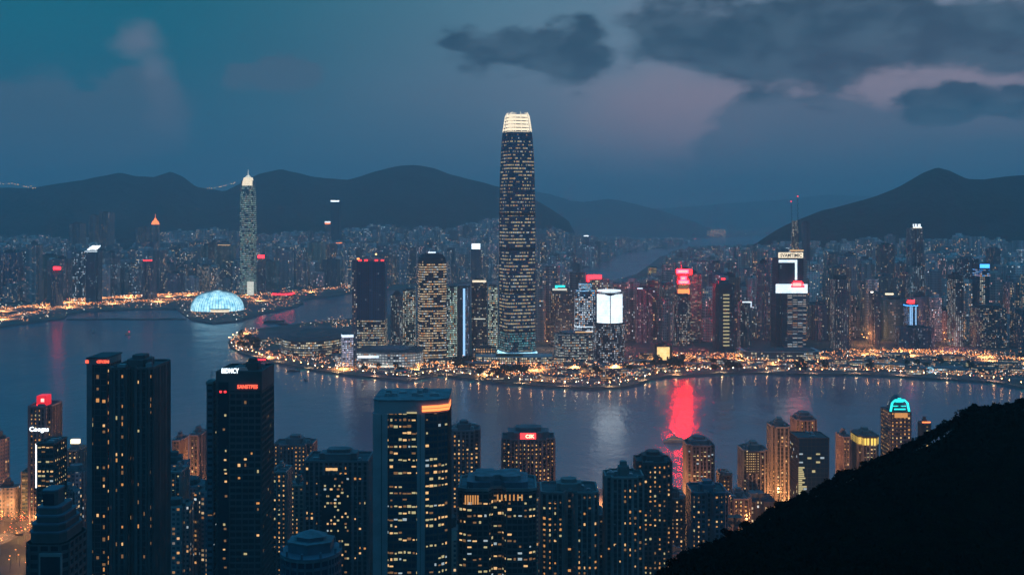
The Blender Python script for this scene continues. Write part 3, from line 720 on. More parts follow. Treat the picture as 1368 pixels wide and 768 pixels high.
# the red beacon tower
t = Tower('red_beacon_tower', 'dark tower crowned by stacked glowing red signs above an orange screen', 'tower', 898, 923, 392, 2050, 'fat', 34, 0)
t.facade((.055, .06, .075), (.95, .85, .72), .42, 2.6, 3.2, 0, .62)
t.facade((.09, .06, .07), (1, .7, .5), .3, 2.4, 3, 0, .6, t.Z + .02, t.z(362), P=scl(t.P, .66), name='sign_core')
y0 = -t.D / 2
t.boxp('orange_screen', 'neon_orange', t.x(903), t.x(921), y0 + 2, y0 + 3, t.z(393), t.z(386.5))
t.boxp('grey_panel', 'window_dim', t.x(904), t.x(920), y0 + 2.2, y0 + 3, t.z(385.6), t.z(380))
m = MB(); m.box(t.x(904), t.x(920.5), y0 + 2, y0 + 3, t.z(379), t.z(374.5)); m.box(t.x(907), t.x(917), y0 + 2, y0 + 3, t.z(374.3), t.z(369)); m.build('lower_red_sign', 'beacon_red', t.root)
t.boxp('upper_red_sign', 'beacon_red', t.x(901), t.x(920), y0 + 2, y0 + 3, t.z(365.5), t.z(360)); t.boxp('side_red_sign', 'neon_red_deep', t.x(921.5), t.x(926), y0 + 6, y0 + 7, t.z(367), t.z(360))
t.boxp('sign_core_bar', 'neon_pink', t.x(903.5), t.x(918), y0 + 1.6, y0 + 1.98, t.z(364), t.z(361.4)); t.boxp('sign_core_bar', 'neon_pink', t.x(906), t.x(918), y0 + 1.6, y0 + 1.98, t.z(378), t.z(375.8)); t.boxp('sign_core_bar', 'neon_pink', t.x(908.5), t.x(914), y0 + 1.6, y0 + 1.98, t.z(373), t.z(370.6))
m = MB()
for x in (902.5, 919): m.tube((t.x(x), y0 + 3.6, t.z(392)), (t.x(x), y0 + 3.6, t.z(356)), .5, 4)
m.tube((t.x(910), 0, t.z(362)), (t.x(910), 0, t.z(350)), .4, 4); m.build('sign_mast', 'metal', t.root)
t = Tower('screen_building', 'squat block facing the water with a big glowing amber square screen', 'building', 872, 898, 461, 1815, 'box', 26)
t.facade((.11, .08, .07), ORG, .12, 3, 3.4, 0, .6); t.boxp('amber_screen', 'screen_amber', t.x(875.5), t.x(894), -t.D / 2 - 1.1, -t.D / 2 - .05, t.z(483), t.z(463.5)); t.plant(.4, 3)

t = Tower('dark_rib_tower', 'dark chamfered tower with a ladder of lit balconies up its front and small red top', 'tower', 951, 982, 380, 1965, 'cham', 42, 0)
t.facade((.030, .04, .055), COOL, .05, 2.8, 3.3, 0, .45)
t.boxp('ladder_back', 'dark_concrete', -5, 7, -t.D / 2 - .8, -t.D / 2, 6, t.z(386)); 
m = MB()
for k in range(15): z = 10 + k * (t.z(390) - 10) / 15; m.box(-4.4, 6.4, -t.D / 2 - 1.4, -t.D / 2 - .82, z, z + 2.2)
m.build('lit_balconies', 'window_yellow', t.root)
t.part('upper_tier', 'blue_concrete', scl(t.P, .5), t.Z + .02, t.Z + 7); t.boxp('roof_sign', 'neon_red_deep', -4, 3, -2, -1, t.Z + 7.02, t.Z + 10)
t = Tower('arc_roof_tower', 'pale striped block with a white light arc along its roof edge', 'tower', 985, 1004, 405, 2010, 'bays', 30, 0)
t.facade((.15, .16, .18), (.95, .9, .75), .3, 2.4, 3.2, 0, .55)
m = MB(); m.box(t.x(988), t.x(1004), -t.D / 2 - .5, -t.D / 2 + .6, t.Z + 1, t.Z + 3.2); m.box(t.x(1002.5), t.x(1004), -t.D / 2 - .5, -t.D / 2 + .6, t.Z - 7, t.Z + .98); m.build('roof_light', 'screen_white', t.root); t.plant(.5, 3)

# the big sign tower
t = Tower('billboard_tower', 'broad dark tower with white lettered crown, white screens and red roof emblem', 'tower', 1028, 1077, 345, 1965, 'fat', 58, 0)
t.facade((.02, .03, .045), COOL, .015, 3, 3.6, 0, .5, 0, t.z(391)); P2 = fit('box', t.W * .86, t.D * .8)
t.facade((.02, .03, .045), COOL, .015, 3, 3.6, 0, .5, t.z(391) + .02, t.Z, P=P2, name='upper_facade')
y0 = -t.D / 2
t.boxp('belt_screen', 'screen_white', t.x(1026), t.x(1079), y0 - 1.6, y0 + 1.6, t.z(391.5), t.z(379.5))
y1 = -t.D * .4
t.boxp('crown_sign', 'crown_warm', t.x(1031.5), t.x(1073), y1 - 1.4, y1 + 1.4, t.Z + .2, t.z(337.5)); lettering('SVAMTIMIC', 'dark_concrete', t.W * .74, 6.2, (0, y1 - 1.9, (t.Z + t.z(337.5)) / 2), t.root)
m = MB(); m.box(t.x(1032), t.x(1063), y1 - 1.2, y1 - .1, t.z(351), t.z(347.2)); m.box(t.x(1059.5), t.x(1063), y1 - 1.2, y1 - .1, t.z(374), t.z(351.1)); m.build('screen_frame', 'screen_white', t.root)
m = MB(); m.box(t.x(1053), t.x(1071), y0 - 2.6, y0 - 1.7, t.z(380.5), t.z(377.5)); m.box(t.x(1055.5), t.x(1069), y0 - 2.6, y0 - 1.7, t.z(377.4), t.z(375.6)); m.box(t.x(1051), t.x(1073.5), y0 - 2.6, y0 - 1.7, t.z(384), t.z(380.7)); m.build('red_emblem', 'neon_red', t.root); t.boxp('emblem_core', 'neon_pink', t.x(1054), t.x(1068), y0 - 2.9, y0 - 2.62, t.z(382), t.z(378))
m = MB(); m.box(t.x(1045), t.x(1076.5), y0 - .9, y0 - .05, 7, t.z(393), tint=(.12, .12, .14), lit=(.9, .8, .68, .5), prm=(9, 3.7, .9, .5)); m.build('lit_bay', 'facade', t.root)
t.rings('ledge', 'dark_concrete', [t.z(y) for y in (462, 444, 427, 410)], .8, 1.6)
t = Tower('low_terminal', 'wide low terraced terminal under the billboard tower, rows of white lights', 'terminal', 985, 1098, 470, 1842, 'bow', 60)
t.facade((.14, .14, .15), YEL, .55, 3.2, 3.2, .4, .8, 0, t.Z - .8); t.rings('roof_tier', 'pale_concrete', [3.2, 6.4, t.Z - .8], 1.6, .8); t.part('roof_slab', 'roofing', scl(t.P, .9), t.Z, t.Z + 1.2)

t = Tower('lattice_spire_tower', 'very tall tapering tower with lit lattice and twin thin masts behind the billboard tower', 'tower', 1054, 1070, 295, 2650, 'cross', 28, 0)
t.facade((.10, .10, .11), (1, .86, .6), .42, 2.6, 3.4, .3, .65, P2=scl(t.P, .62)); t.boxp('base_collar', 'window_amber', -16, 16, -18, -14, t.z(335.5), t.z(333.8))
m = MB()
for x0_, x1_, yt in ((-7, -9, 270), (7, 6.5, 263)):
    m.tube((x0_, 0, t.Z - 8), (x1_, 0, t.z(yt)), .9, 4, .45)
    for k in range(5): z = t.Z + (t.z(yt) - t.Z) * k / 5; m.tube((x0_ - 2.2, 0, z), (x0_ + 2.2, 0, z + 8), .35, 4)
m.build('masts', 'metal', t.root); t.boxp('mast_lamp', 'neon_red_deep', 5.4, 7.8, -1, 1, t.z(263), t.z(261.6)); t.boxp('mast_lamp', 'neon_red_deep', -10.2, -7.8, -1, 1, t.z(270), t.z(268.6))
t = Tower('apartment_tower', 'bare grey slab tower standing right beside the lattice spire', 'tower', 1071, 1082, 297, 2700, 'box', 24, 0)
t.facade((.12, .13, .16), WARM, .08, 2.8, 3.2, 0, .5); t.plant(.5)

t = Tower('apartment_tower', 'mauve apartment tower with ladder windows and dark cap right of the billboard tower', 'tower', 1108, 1136, 374, 1990, 'fat', 36, 0)
t.facade((.22, .17, .19), (1, .80, .62), .50, 3.3, 3.1, 0, .5); t.fins('ribs', 'mauve_concrete', [t.W * (k / 7 - .5) for k in range(8)], .9, 0, t.Z); t.plant(.66, 8, 'dark_concrete')
t = Tower('apartment_tower', 'brown ribbed apartment tower with small white roof lamp at its left corner', 'tower', 1159, 1178, 391, 2060, 'fat', 34, 0)
t.facade((.17, .13, .14), (1, .72, .5), .22, 2.6, 3.1, 0, .55); t.boxp('roof_lamp', 'lamp_white', -12, -8, -t.D / 2, -t.D / 2 + 2, t.Z, t.Z + 2); t.plant(.5)
t = Tower('apartment_tower', 'tall slim tower with white glowing lettered crown, right side of the city', 'tower', 1210.5, 1233, 305, 2380, 'bays', 36, 0)
t.facade((.16, .16, .20), (1, .88, .8), .20, 2.6, 3.2, .1, .5); t.fins('ribs', 'concrete', [t.W * (k / 5 - .5) for k in range(6)], 1.1, 0, t.Z); t.rings('floor_line', 'mauve_concrete', [k * 12.8 for k in range(1, 17)], .5, .7)
lettering('ULIIL', 'sign_white', t.W * .8, 7.5, (0, -t.D / 2 + 1, t.Z + 5.2), t.root); t.boxp('crown_base', 'crown_warm', -t.W * .4, t.W * .4, -t.D / 2 + .2, -t.D / 2 + 3, t.Z + .1, t.Z + 1.4); t.plant(.5, 7)
t = Tower('neon_column_tower', 'small tower with blue vertical neon columns and pink red roof lamp', 'tower', 1206, 1227, 406, 2040, 'cham', 26, 0)
t.facade((.03, .05, .09), (.3, .5, 1), .5, 2.6, 3.2, 0, .6)
for x in (1210, 1213.5, 1221): t.boxp('neon_column', 'neon_sky', t.x(x), t.x(x) + 1.5, -t.D / 2 - .9, -t.D / 2 - .05, 6, t.Z - 5)
t.part('neon_ring', 'neon_blue', scl(t.P, 1.04), t.Z - 4, t.Z - 2.6); t.part('roof_drum', 'neon_red_deep', scl(t.P, .55), t.Z + .05, t.Z + 3.4); t.boxp('roof_sign', 'neon_red', -6, 6, -4, -3, t.Z + 3.5, t.Z + 6.4)
t = Tower('office_block', 'broad low grey block wrapped round the foot of the blue neon tower', 'office block', 1195, 1249, 438, 2012, 'wings', 30)
t.facade((.08, .085, .12), (.7, .75, .9), .2, 2.8, 3.2, 0, .45); t.plant(.5, 3)
t = Tower('grid_tower', 'dark tower with an even lattice of small white windows, right side waterfront', 'tower', 1264, 1289, 374, 2040, 'fat', 36, 0)
t.facade((.05, .055, .065), (.95, .9, .78), .85, 3.6, 3.6, 0, .52); t.part('upper_tier', 'dark_concrete', scl(t.P, .92), t.Z + .02, t.Z + 9); t.plant(.5, 4, z=t.Z + 9)
t = Tower('blue_crown_tower', 'tower topped by glowing blue screens with a white lit left face', 'tower', 1299, 1322, 352, 2120, 'box', 34, 0)
t.facade((.02, .04, .07), (.3, .6, .9), .04, 2.8, 3.5, 0, .5, 0, t.z(369)); t.facade((.02, .1, .2), (.06, .35, .95), .95, 2.4, 3.5, 1, 1.1, t.z(369), t.z(360), P=scl(t.P, .99), name='blue_band')
t.boxp('blue_sign', 'neon_blue', t.x(1300), t.x(1322), -t.D / 2 - .4, -t.D / 2 + .6, t.z(358), t.z(353)); t.part('roof_slab', 'blue_glass', scl(t.P, .96), t.z(360), t.Z - 1)
m = MB(); m.box(t.x(1299), t.x(1311), -t.D / 2 - .8, -t.D / 2 - .05, 30, t.z(370), tint=(.1, .1, .1), lit=(1, .9, .66, .8), prm=(3.4, 3.5, .5, .7)); m.build('lit_face', 'facade', t.root)
t = Tower('residential_block', 'very wide dark residential block with warm scattered windows at the right waterfront', 'residential block', 1294, 1346, 412, 2020, 'wings', 40, 0)
t.facade((.07, .07, .085), (1, .78, .5), .34, 2.7, 3.1, 0, .6); t.plant(.7, 5, 'dark_concrete')
t = Tower('residential_block', 'dark block cut by the right edge of the view, below the blue crown tower', 'residential block', 1348, 1400, 418, 2000, 'wings', 40, 0)
t.facade((.06, .065, .085), (1, .7, .4), .22, 2.7, 3.1, 0, .6); t.plant(.7, 5, 'dark_concrete')

# ------------------------------------------------------------------ left shore landmarks
t = Tower('supertall_skyscraper', 'pale green banded tower with glowing white cap on the left far shore, behind the dome', 'skyscraper', 318.5, 344.5, 233, 3300, 'fat', 56, 0, z0=3)
prof = [(393, 1.0), (380, .93), (350, .90), (300, .93), (262, .88), (248, .80)]
for i, ((ya, ka), (yb, kb)) in enumerate(zip(prof, prof[1:])):
    m = MB(); m.prism(scl(t.P, ka), t.z(ya), t.z(yb), (.16, .24, .22), (.70, 1, .78, [1, .85, .8, .85, .5][i]), (3.0, 6.0, .6, .5), t.seed, poly2=scl(t.P, kb)); m.build('glass_facade', 'facade', t.root)
t.part('glowing_crown', 'crown_warm', scl(t.P, .70), t.z(248) + .05, t.z(237), scl(t.P, .5)); m = MB(); m.prism(scl(t.P, .36), t.z(237) + .1, t.z(233.5), poly2=scl(t.P, .1)); m.tube((0, 0, t.z(234)), (0, 0, t.z(226)), 1.2, 5, .4); m.build('mast', 'crown_pale', t.root)
for sx in (-1, 1): t.boxp('crown_wing', 'metal', sx * t.W * .38 - 2, sx * t.W * .38 + 2, -t.D * .2, t.D * .2, t.z(249), t.z(241))
t.boxp('flared_foot', 'crown_pale', t.x(334), t.x(345), -t.D / 2 - 4, -t.D / 2 - 1, 2, t.z(376))
def lit_tower(label, px0, px1, yt, d, tint, lit, p, kind='fat', cat='tower', name='apartment_tower', br=.5, band=0., crown=None, ct=None, z0=3, ch=3.2):
    t = Tower(name, label, cat, px0, px1, yt, d, kind, None, 0, None, z0)
    t.facade(tint, lit, p, 3.2, ch, band, br); t.plant(.55)
    if crown: t.boxp('roof_sign', crown, -t.W * .42, t.W * .42, -t.D / 2 - .4, -t.D / 2 + 1.2, t.Z + .4, t.Z + (ct or 5))
    return t
t = lit_tower('dark block capped by a bright white slanted roof on the far left shore', 113, 138, 335, 2980, (.06, .08, .11), COOL, .14, name='white_roof_tower')
m = MB(); a, b = t.W * .42, t.D * .3
for q in ([(-a, -b, t.Z + 3), (a * .8, -b, t.Z + 3), (a * .95, b, t.Z + 13), (-a * .6, b, t.Z + 13)],): m.face(q); m.face([(x, y, z - 1.2) for x, y, z in reversed(q)])
m.build('white_roof', 'sign_white', t.root)
m = MB()
for x, y in ((-a * .7, -b * .8), (a * .6, -b * .8), (a * .7, b * .7), (-a * .5, b * .7)): m.tube((x, y, t.Z), (x, y, t.Z + (3.5 if y < 0 else 11)), 1.0, 4)
m.build('roof_posts', 'metal', t.root); t.boxp('edge_light', 'screen_white', -t.W / 2, t.W / 2, -t.D / 2 - .4, -t.D / 2 + 1, t.Z - 3, t.Z - 1)
def GZ(px, d): return terrain(px, d)
lit_tower('wider of the twin tall grey apartment slabs above the far left shore', 133, 153, 284, 4300, (.13, .15, .19), WARM, .2, 'bays', z0=GZ(140, 4300))
lit_tower('left one of the twin tall grey apartment slabs, slightly lower', 118.5, 132, 288, 4280, (.13, .15, .19), WARM, .2, 'bays', z0=GZ(125, 4280))
lit_tower('lower grey slab left of the twin tall apartment slabs', 92, 115, 299, 4200, (.11, .13, .17), WARM, .16, 'bays', z0=GZ(100, 4200))
t = lit_tower('slender tower with a glowing orange pagoda like spire on the left', 201, 214, 300, 4300, (.13, .14, .18), WARM, .2, 'cham', z0=GZ(207, 4300), name='spired_tower')
t.part('spire_tier', 'neon_orange', scl(t.P, .95), t.Z + .1, t.z(295), scl(t.P, .6)); m = MB(); m.prism(scl(t.P, .45), t.z(295), t.z(291.5), poly2=scl(t.P, .15)); m.tube((0, 0, t.z(292)), (0, 0, t.z(285.5)), 1.2, 5, .3); m.build('spire', 'neon_orange', t.root)
lit_tower('grey flat topped block just left of the orange spired tower', 181, 200, 304, 4250, (.11, .12, .16), WARM, .2, 'bays', z0=GZ(190, 4250))
t = lit_tower('tall thin dark tower with a white light bar on top, before the mountains', 442, 455, 269, 4900, (.015, .04, .065), COOL, .02, 'box', z0=GZ(448, 4900), name='thin_dark_tower'); t.part('cap', 'blue_glass', scl(t.P, 1.15), t.Z - 14, t.Z - 3); t.boxp('roof_light', 'sign_white', -t.W * .5, t.W * .5, -t.D / 2 - 4.5, -t.D / 2 - 1, t.Z - 2.5, t.Z + 4)
t = lit_tower('short tower with a pale orange lit head left of the thin dark tower', 434, 441.5, 296, 5000, (.12, .12, .15), WARM, .2, 'box', z0=GZ(438, 5000)); t.boxp('lit_head', 'neon_orange', -t.W / 2, t.W / 2, -t.D / 2 - 1, t.D / 2, t.Z - 12, t.Z - 6); t.boxp('head_light', 'sign_white', -t.W / 2, t.W / 2, -t.D / 2 - 1.3, t.D / 2, t.Z - 5, t.Z)
lit_tower('mauve tower with a red roof bar beside the pale green skyscraper', 344, 356, 345, 3500, (.14, .11, .14), WARM, .16, crown='neon_red', ct=10)
lit_tower('grey tower with a small red roof lamp on the far left shore', 68, 84, 361, 2900, (.12, .12, .16), WARM, .2, 'bays').root
t_ = lit_tower('reddish tower with two small red roof signs right of the white roofed block', 190, 210, 349, 3100, (.13, .11, .15), WARM, .2, 'bays', crown='neon_red_deep', ct=3.5)
t = bpy.data.objects['apartment_tower']
lit_tower('tower carrying a white square billboard on its roof, left behind the tallest tower', 629, 643, 333, 3600, (.05, .06, .09), WARM, .12, crown='sign_white', ct=18)
lit_tower('bright roofed slender tower on the far plain right of the tallest tower', 779, 787, 316, 5200, (.10, .11, .15), WARM, .12, crown='sign_white', ct=5)
m = MB(); x, y = GP(75.5, 400); z = PZ(358.5, 2895); m.box(PX(71, 2895), PX(80, 2895), 2896, 2900, z - 3, z + 4); tag(m.build('roof_sign', 'neon_red'), 'small red sign glowing on the grey tower roof, far left', 'sign')

# glowing ribbed shell hall ('the dome')
X0, Y0 = GP(284, 417)
root = empty('glass_dome', (X0, Y0 + 45, 3), 'big glowing blue ribbed glass dome on its own pier', 'dome')
RX, RY, RZ = 35.5 * Y0 / F, 60, 25.5 * Y0 / F * 1.02
m = MB(); nu, nv = 36, 10
def sh(u, v, k=1.0):
    a = math.pi * u; e = math.pi / 2 * v
    sk = 1 - .18 * math.cos(a) * 0
    return (-RX * math.cos(a) * math.cos(e * .98) ** .75 * k, (-RY * math.sin(a) * math.cos(e) if u <= 1 else 0) * k, RZ * math.sin(e) * k + 2)
for i in range(nu * 2):
    for j in range(nv):
        q = [sh(i / nu, j / nv), sh((i + 1) / nu, j / nv), sh((i + 1) / nu, (j + 1) / nv), sh(i / nu, (j + 1) / nv)]
        q = [(-RX * math.cos(math.pi * u) * math.cos(math.pi / 2 * v_) ** .8, -RY * math.sin(math.pi * u) * math.cos(math.pi / 2 * v_) ** .8, RZ * math.sin(math.pi / 2 * v_) + 2) for u, v_ in ((i / nu, j / nv), ((i + 1) / nu, j / nv), ((i + 1) / nu, (j + 1) / nv), (i / nu, (j + 1) / nv))]
        m.face(q)
m.build('glass_shell', 'screen_blue', root)
for k in range(28):
    u = (k + .5) / 28; m = MB(); pts = [(-RX * 1.02 * math.cos(math.pi * u) * math.cos(math.pi / 2 * v_) ** .8, -RY * 1.02 * math.sin(math.pi * u) * math.cos(math.pi / 2 * v_) ** .8, RZ * 1.02 * math.sin(math.pi / 2 * v_) + 2) for v_ in [j / 9 for j in range(9)]]
    for a, b in zip(pts, pts[1:]): m.tube(a, b, .55, 4)
    m.build('rib', 'metal', root)
m = MB(); m.prism([(x * RX * 2.3, y * RY * 2.3) for x, y in plan('round')], 0, 2.2); m.build('base_terrace', 'concrete', root)
m = MB(); m.prism([(RX * .35 + x * 46, -RY * 1.05 + y * 20) for x, y in plan('round')], 2.22, 8, top=True); m.build('entrance_drum', 'crown_warm', root)
m = MB(); m.prism([(RX * .35 + x * 52, -RY * 1.05 + y * 26) for x, y in plan('round')], 8.02, 9.4, bottom=True); m.build('entrance_roof', 'pale_concrete', root)

# red lit pavilion on the left shore, ferry piers
t = Tower('red_pavilion', 'low hall with a glowing red roof edge at the end of the left shore', 'pavilion', 362, 393, 391.5, 3150, 'bow', 60)
t.facade((.15, .08, .07), ORG, .7, 4, 4, 0, 1, 0, t.Z - 5); t.part('glowing_roof', 'neon_red', scl(t.P, 1.05), t.Z - 5, t.Z - 2, scl(t.P, .95)); t.part('roof_slab', 'roofing', scl(t.P, .96), t.Z - 1.98, t.Z)
# ================================================================== FOREGROUND TOWERS, windows, piers and floor bands as geometry
mat('letter_deep', (.1, .02, .02), .4, emit=(1, .02, .04), es=.75)
mat('pale_mauve', (.25, .21, .23), .8, vary=.15, vscale=.08)
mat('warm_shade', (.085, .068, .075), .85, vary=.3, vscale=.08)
UNIT = {}
def unit_window(mname):
    if mname not in UNIT:
        m = MB(); m.face([(-.5, -.04, 0), (.5, -.04, 0), (.5, -.04, 1), (-.5, -.04, 1)]); m.face([(-.5, -.04, 1), (.5, -.04, 1), (.5, .04, 1), (-.5, .04, 1)])
        m.face([(-.5, .04, 0), (-.5, -.04, 0), (-.5, -.04, 1), (-.5, .04, 1)]); m.face([(.5, -.04, 0), (.5, .04, 0), (.5, .04, 1), (.5, -.04, 1)])
        UNIT[mname] = m.mesh('lit_window', [mname])
    return UNIT[mname]
WMIX = {'flat': ['window_orange'] * 5 + ['window_amber'] * 2 + ['window_dim'] * 6 + ['window_yellow'], 'office': ['window_yellow'] * 4 + ['window_amber'] * 3 + ['window_dim'] * 3 + ['window_cool'], 'cool': ['window_cool'] * 3 + ['window_yellow'] * 2 + ['window_dim'] * 2}
_mu = MB(); _mu.box(-1, 1, -1, 1, 0, .8); _mu.box(-.8, .8, -.8, .8, .82, 1); _mt = MB(); _mt.tube((0, 0, 0), (0, 0, 5), .13, 4, .08); _mt.tube((-.5, 0, 3.6), (.5, 0, 3.6), .08, 4)
ROOFM = [_mu.mesh('rooftop_unit', ['metal']), _mt.mesh('antenna', ['metal'])]
def rooftop(par, name, k, x, y, z, s_):
    o = bpy.data.objects.new(name, ROOFM[k]); col.objects.link(o); o.parent = par; o.location = (x, y, z); o.scale = s_
class Near(Tower):
    def skin(s, wall='concrete', glass='dark_glass', bay=3.2, floor=3.3, pier=.45, span=.38, lit=.1, mix='flat', cap=100, z0=0., z1=None, P=None, clump=.6, cols=None, name='glazing', pout=.45, sout=.28, zlow=None, band=None):
        P = P or s.P; z1 = s.Z if z1 is None else z1; n = len(P)
        m = MB(); m.prism(P, z0, z1, top=False); m.build(name, glass, s.root)
        pi_, sp_ = MB(), MB(); lits = []
        nf = int((z1 - z0) / floor); rz = s.z0
        vis0 = max(z0, PZ(790, s.d) - s.z0) if zlow is None else zlow      # nothing of the storeys far below the view needs lit rooms
        for i in range(n):
            a, b = Vector((*P[i], 0)), Vector((*P[(i + 1) % n], 0)); L = (b - a).length
            if L < .8: continue
            e = (b - a) / L; nrm = Vector((e.y, -e.x, 0)); nb = max(1, round(L / bay)); bw = L / nb
            mid = (a + b) / 2 + s.root.location; facing = nrm.dot(Vector((-mid.x, -mid.y, 0)).normalized()) > .12
            colrand = [rnd.random() for _ in range(nb)]
            for k in range(nb + 1):
                c = a + e * (k * bw); pw = pier * bw * (.5 if cols is None or k % cols else 1.0)
                if k in (0, nb): pw = max(pw, .5)
                p0, p1 = c - e * pw / 2, c + e * pw / 2
                if k == 0: p0 = a
                if k == nb: p1 = b
                po = pout
                q0, q1 = p0 + nrm * po, p1 + nrm * po
                pi_.face([(q0.x, q0.y, z0), (q1.x, q1.y, z0), (q1.x, q1.y, z1), (q0.x, q0.y, z1)])
                pi_.face([(p0.x, p0.y, z0), (q0.x, q0.y, z0), (q0.x, q0.y, z1), (p0.x, p0.y, z1)])
                pi_.face([(q1.x, q1.y, z0), (p1.x, p1.y, z0), (p1.x, p1.y, z1), (q1.x, q1.y, z1)])
                pi_.face([(q0.x, q0.y, z1), (q1.x, q1.y, z1), (p1.x, p1.y, z1), (p0.x, p0.y, z1)])
            a2, b2 = a + nrm * sout, b + nrm * sout
            for j in range(nf + 1):
                za = z0 + j * floor; zb = min(z1, za + span * floor)
                if zb - za < .1: continue
                sp_.face([(a2.x, a2.y, za), (b2.x, b2.y, za), (b2.x, b2.y, zb), (a2.x, a2.y, zb)])
                sp_.face([(a2.x, a2.y, zb), (b2.x, b2.y, zb), (b.x, b.y, zb), (a.x, a.y, zb)])
            if facing and lit > 0:
                for j in range(nf):
                    za = z0 + j * floor + span * floor
                    if za < vis0: continue
                    for k in range(nb):
                        c = a + e * ((k + .5) * bw)
                        g = noise.noise(Vector((c.x * .09, (za + s.seed) * .055, s.seed))) * 1.9 + (colrand[k] - .5) * .9
                        if mix != 'flat': g = noise.noise(Vector((c.x * .05, (za + s.seed) * .31, s.seed))) * 2.3
                        if rnd.random() < lit * (3.9 if mix == 'flat' else 2.0) * max(.06, 1 + clump * g * 1.5): lits.append((c + nrm * .07, e, za, bw * (1 - pier * .5) - .15, floor * (1 - span) - .1))
        if mix == 'flat' and band:                       # air conditioners and drying racks on the outer walls
            ac = MB(); k_ = 0
            while k_ < 260:
                i = rnd.randrange(n); a, b = Vector((*P[i], 0)), Vector((*P[(i + 1) % n], 0)); L = (b - a).length; k_ += 1
                if L < 4: continue
                e = (b - a) / L; nrm = Vector((e.y, -e.x, 0)); c = a + e * rnd.uniform(.8, L - .8) + nrm * sout; zz_ = rnd.uniform(max(z0, vis0), z1 - 2); hw = rnd.choice((.35, .45, .9)); q = [c - e * hw, c + e * hw, c + e * hw + nrm * .75, c - e * hw + nrm * .75]
                ac.prism([(p.x, p.y) for p in reversed(q)], zz_, zz_ + rnd.choice((.5, .7, 1.0)), bottom=True)
            o = ac.build('air_conditioners', 'concrete', s.root); o['kind'] = 'stuff'
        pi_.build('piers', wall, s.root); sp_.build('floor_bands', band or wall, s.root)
        rnd.shuffle(lits)
        rest = {}
        for i, (c, e, za, ww, wh) in enumerate(lits):
            mn = rnd.choice(WMIX[mix]); ww = max(.5, ww) * rnd.choice((.6, .48, .4, .3) if mix == 'flat' else (1.1, 1, .8, .5)); wh = wh * rnd.choice((.75, .6, .5) if mix == 'flat' else (.6, .45, .35)); za += rnd.uniform(0, .5)
            if i < cap:
                o = bpy.data.objects.new('lit_window', unit_window(mn)); col.objects.link(o); o.parent = s.root
                o.location = (c.x, c.y, za); o.scale = (ww, 1, wh); o.rotation_euler = (0, 0, math.atan2(e.y, e.x))
            else: rest.setdefault(mn, []).append((c, e, za, ww, wh))
        if rest:
            mb = MB(); mats = list(rest)
            for k, mn in enumerate(mats):
                for c, e, za, ww, wh in rest[mn]:
                    p, q = c - e * ww / 2, c + e * ww / 2
                    mb.face([(p.x, p.y, za), (q.x, q.y, za), (q.x, q.y, za + wh), (p.x, p.y, za + wh)], mi=k)
            o = mb.build('lit_windows', mats, s.root); o['kind'] = 'stuff'
    def roof(s, mat_='roofing', par='concrete', P=None, z=None, h=1.4, clutter=8):
        P = P or s.P; z = s.Z if z is None else z
        m = MB(); m.prism(scl(P, 1 + .9 / s.W), z, z + .25, top=True, bottom=True); RF = m.build('roof', mat_, s.root)
        m = MB(); n = len(P); o_ = scl(P, 1 + 1.1 / s.W); i_ = inset(P, .5)
        for i in range(n):
            j = (i + 1) % n
            m.face([(*o_[i], z + .2), (*o_[j], z + .2), (*o_[j], z + h), (*o_[i], z + h)]); m.face([(*i_[j], z + .26), (*i_[i], z + .26), (*i_[i], z + h), (*i_[j], z + h)]); m.face([(*o_[i], z + h), (*o_[j], z + h), (*i_[j], z + h), (*i_[i], z + h)])
        m.build('parapet', par, RF)
        if clutter:
            m = MB(); W, D = s.W * .36, s.D * .34
            for _ in range(clutter):
                x, y = rnd.uniform(-W, W), rnd.uniform(-D, D); rooftop(RF, 'rooftop_unit', 0, x, y, z + .26, (rnd.uniform(.8, 2.6), rnd.uniform(.8, 2.2), rnd.uniform(.8, 2.6)))
            for _ in range(3):
                x, y = rnd.uniform(-W, W), rnd.uniform(-D, D); rooftop(RF, 'antenna', 1, x, y, z + .3, (1, 1, rnd.uniform(.6, 1.5)))
    def lift(s, k=.45, h=7, mat_='dark_concrete', z=None, ky=None, dx=0):
        z = (s.Z if z is None else z) + .27
        m = MB(); P = [(x * s.W * k / 1.0 + dx, y * s.D * (ky or k)) for x, y in plan('fat')]
        m.prism(P, z, z + h * .65); m.prism(scl([(x - dx, y) for x, y in P], .62) if not dx else [(dx + (x - dx) * .62, y * .62) for x, y in P], z + h * .65 + .01, z + h); m.build('plant_room', mat_, s.root)
def near(name, label, px0, px1, yt, d, kind='fat', depth=None, rot=0., cat='tower', group=None):
    return Near(name, label, cat, px0, px1, yt, d, kind, depth, rot, group, near_h((px0 + px1) / 2, d) - .5)

# 1 pair of joined dark slabs on the left
t = near('office_tower', 'tallest dark foreground slab at left, two joined volumes with tiny orange signs on top', 118, 161, 487, 615, 'box', 22, 0, 'tower')
t.skin('dark_concrete', bay=3.6, floor=3.3, pier=.25, span=.14, lit=.05, mix='flat', sout=.12)
t.boxp('blank_pier', 'mauve_concrete', -t.W / 2 - .6, -t.W / 2 + 2.3, -t.D / 2 - .9, t.D / 2, 0, t.Z)
m = MB(); m.box(-t.W / 2 - .8, t.W / 2 + .5, -t.D / 2 - 1.0, t.D / 2, t.Z + .02, t.Z + 3.4); SB = m.build('sign_band', 'concrete', t.root)
t.part('roof', 'roofing', [(x * 1.12, y * 1.15) for x, y in t.P], t.Z + 3.45, t.Z + 4.1)
lettering('CITCENI', 'letter_red', 6.6, 1.5, (3.3, -t.D / 2 - 1.25, t.Z + 1.8), SB); t.boxp('round_sign', 'letter_red', -6.2, -4.6, -t.D / 2 - 1.3, -t.D / 2 - 1.05, t.Z + 1.0, t.Z + 2.6)
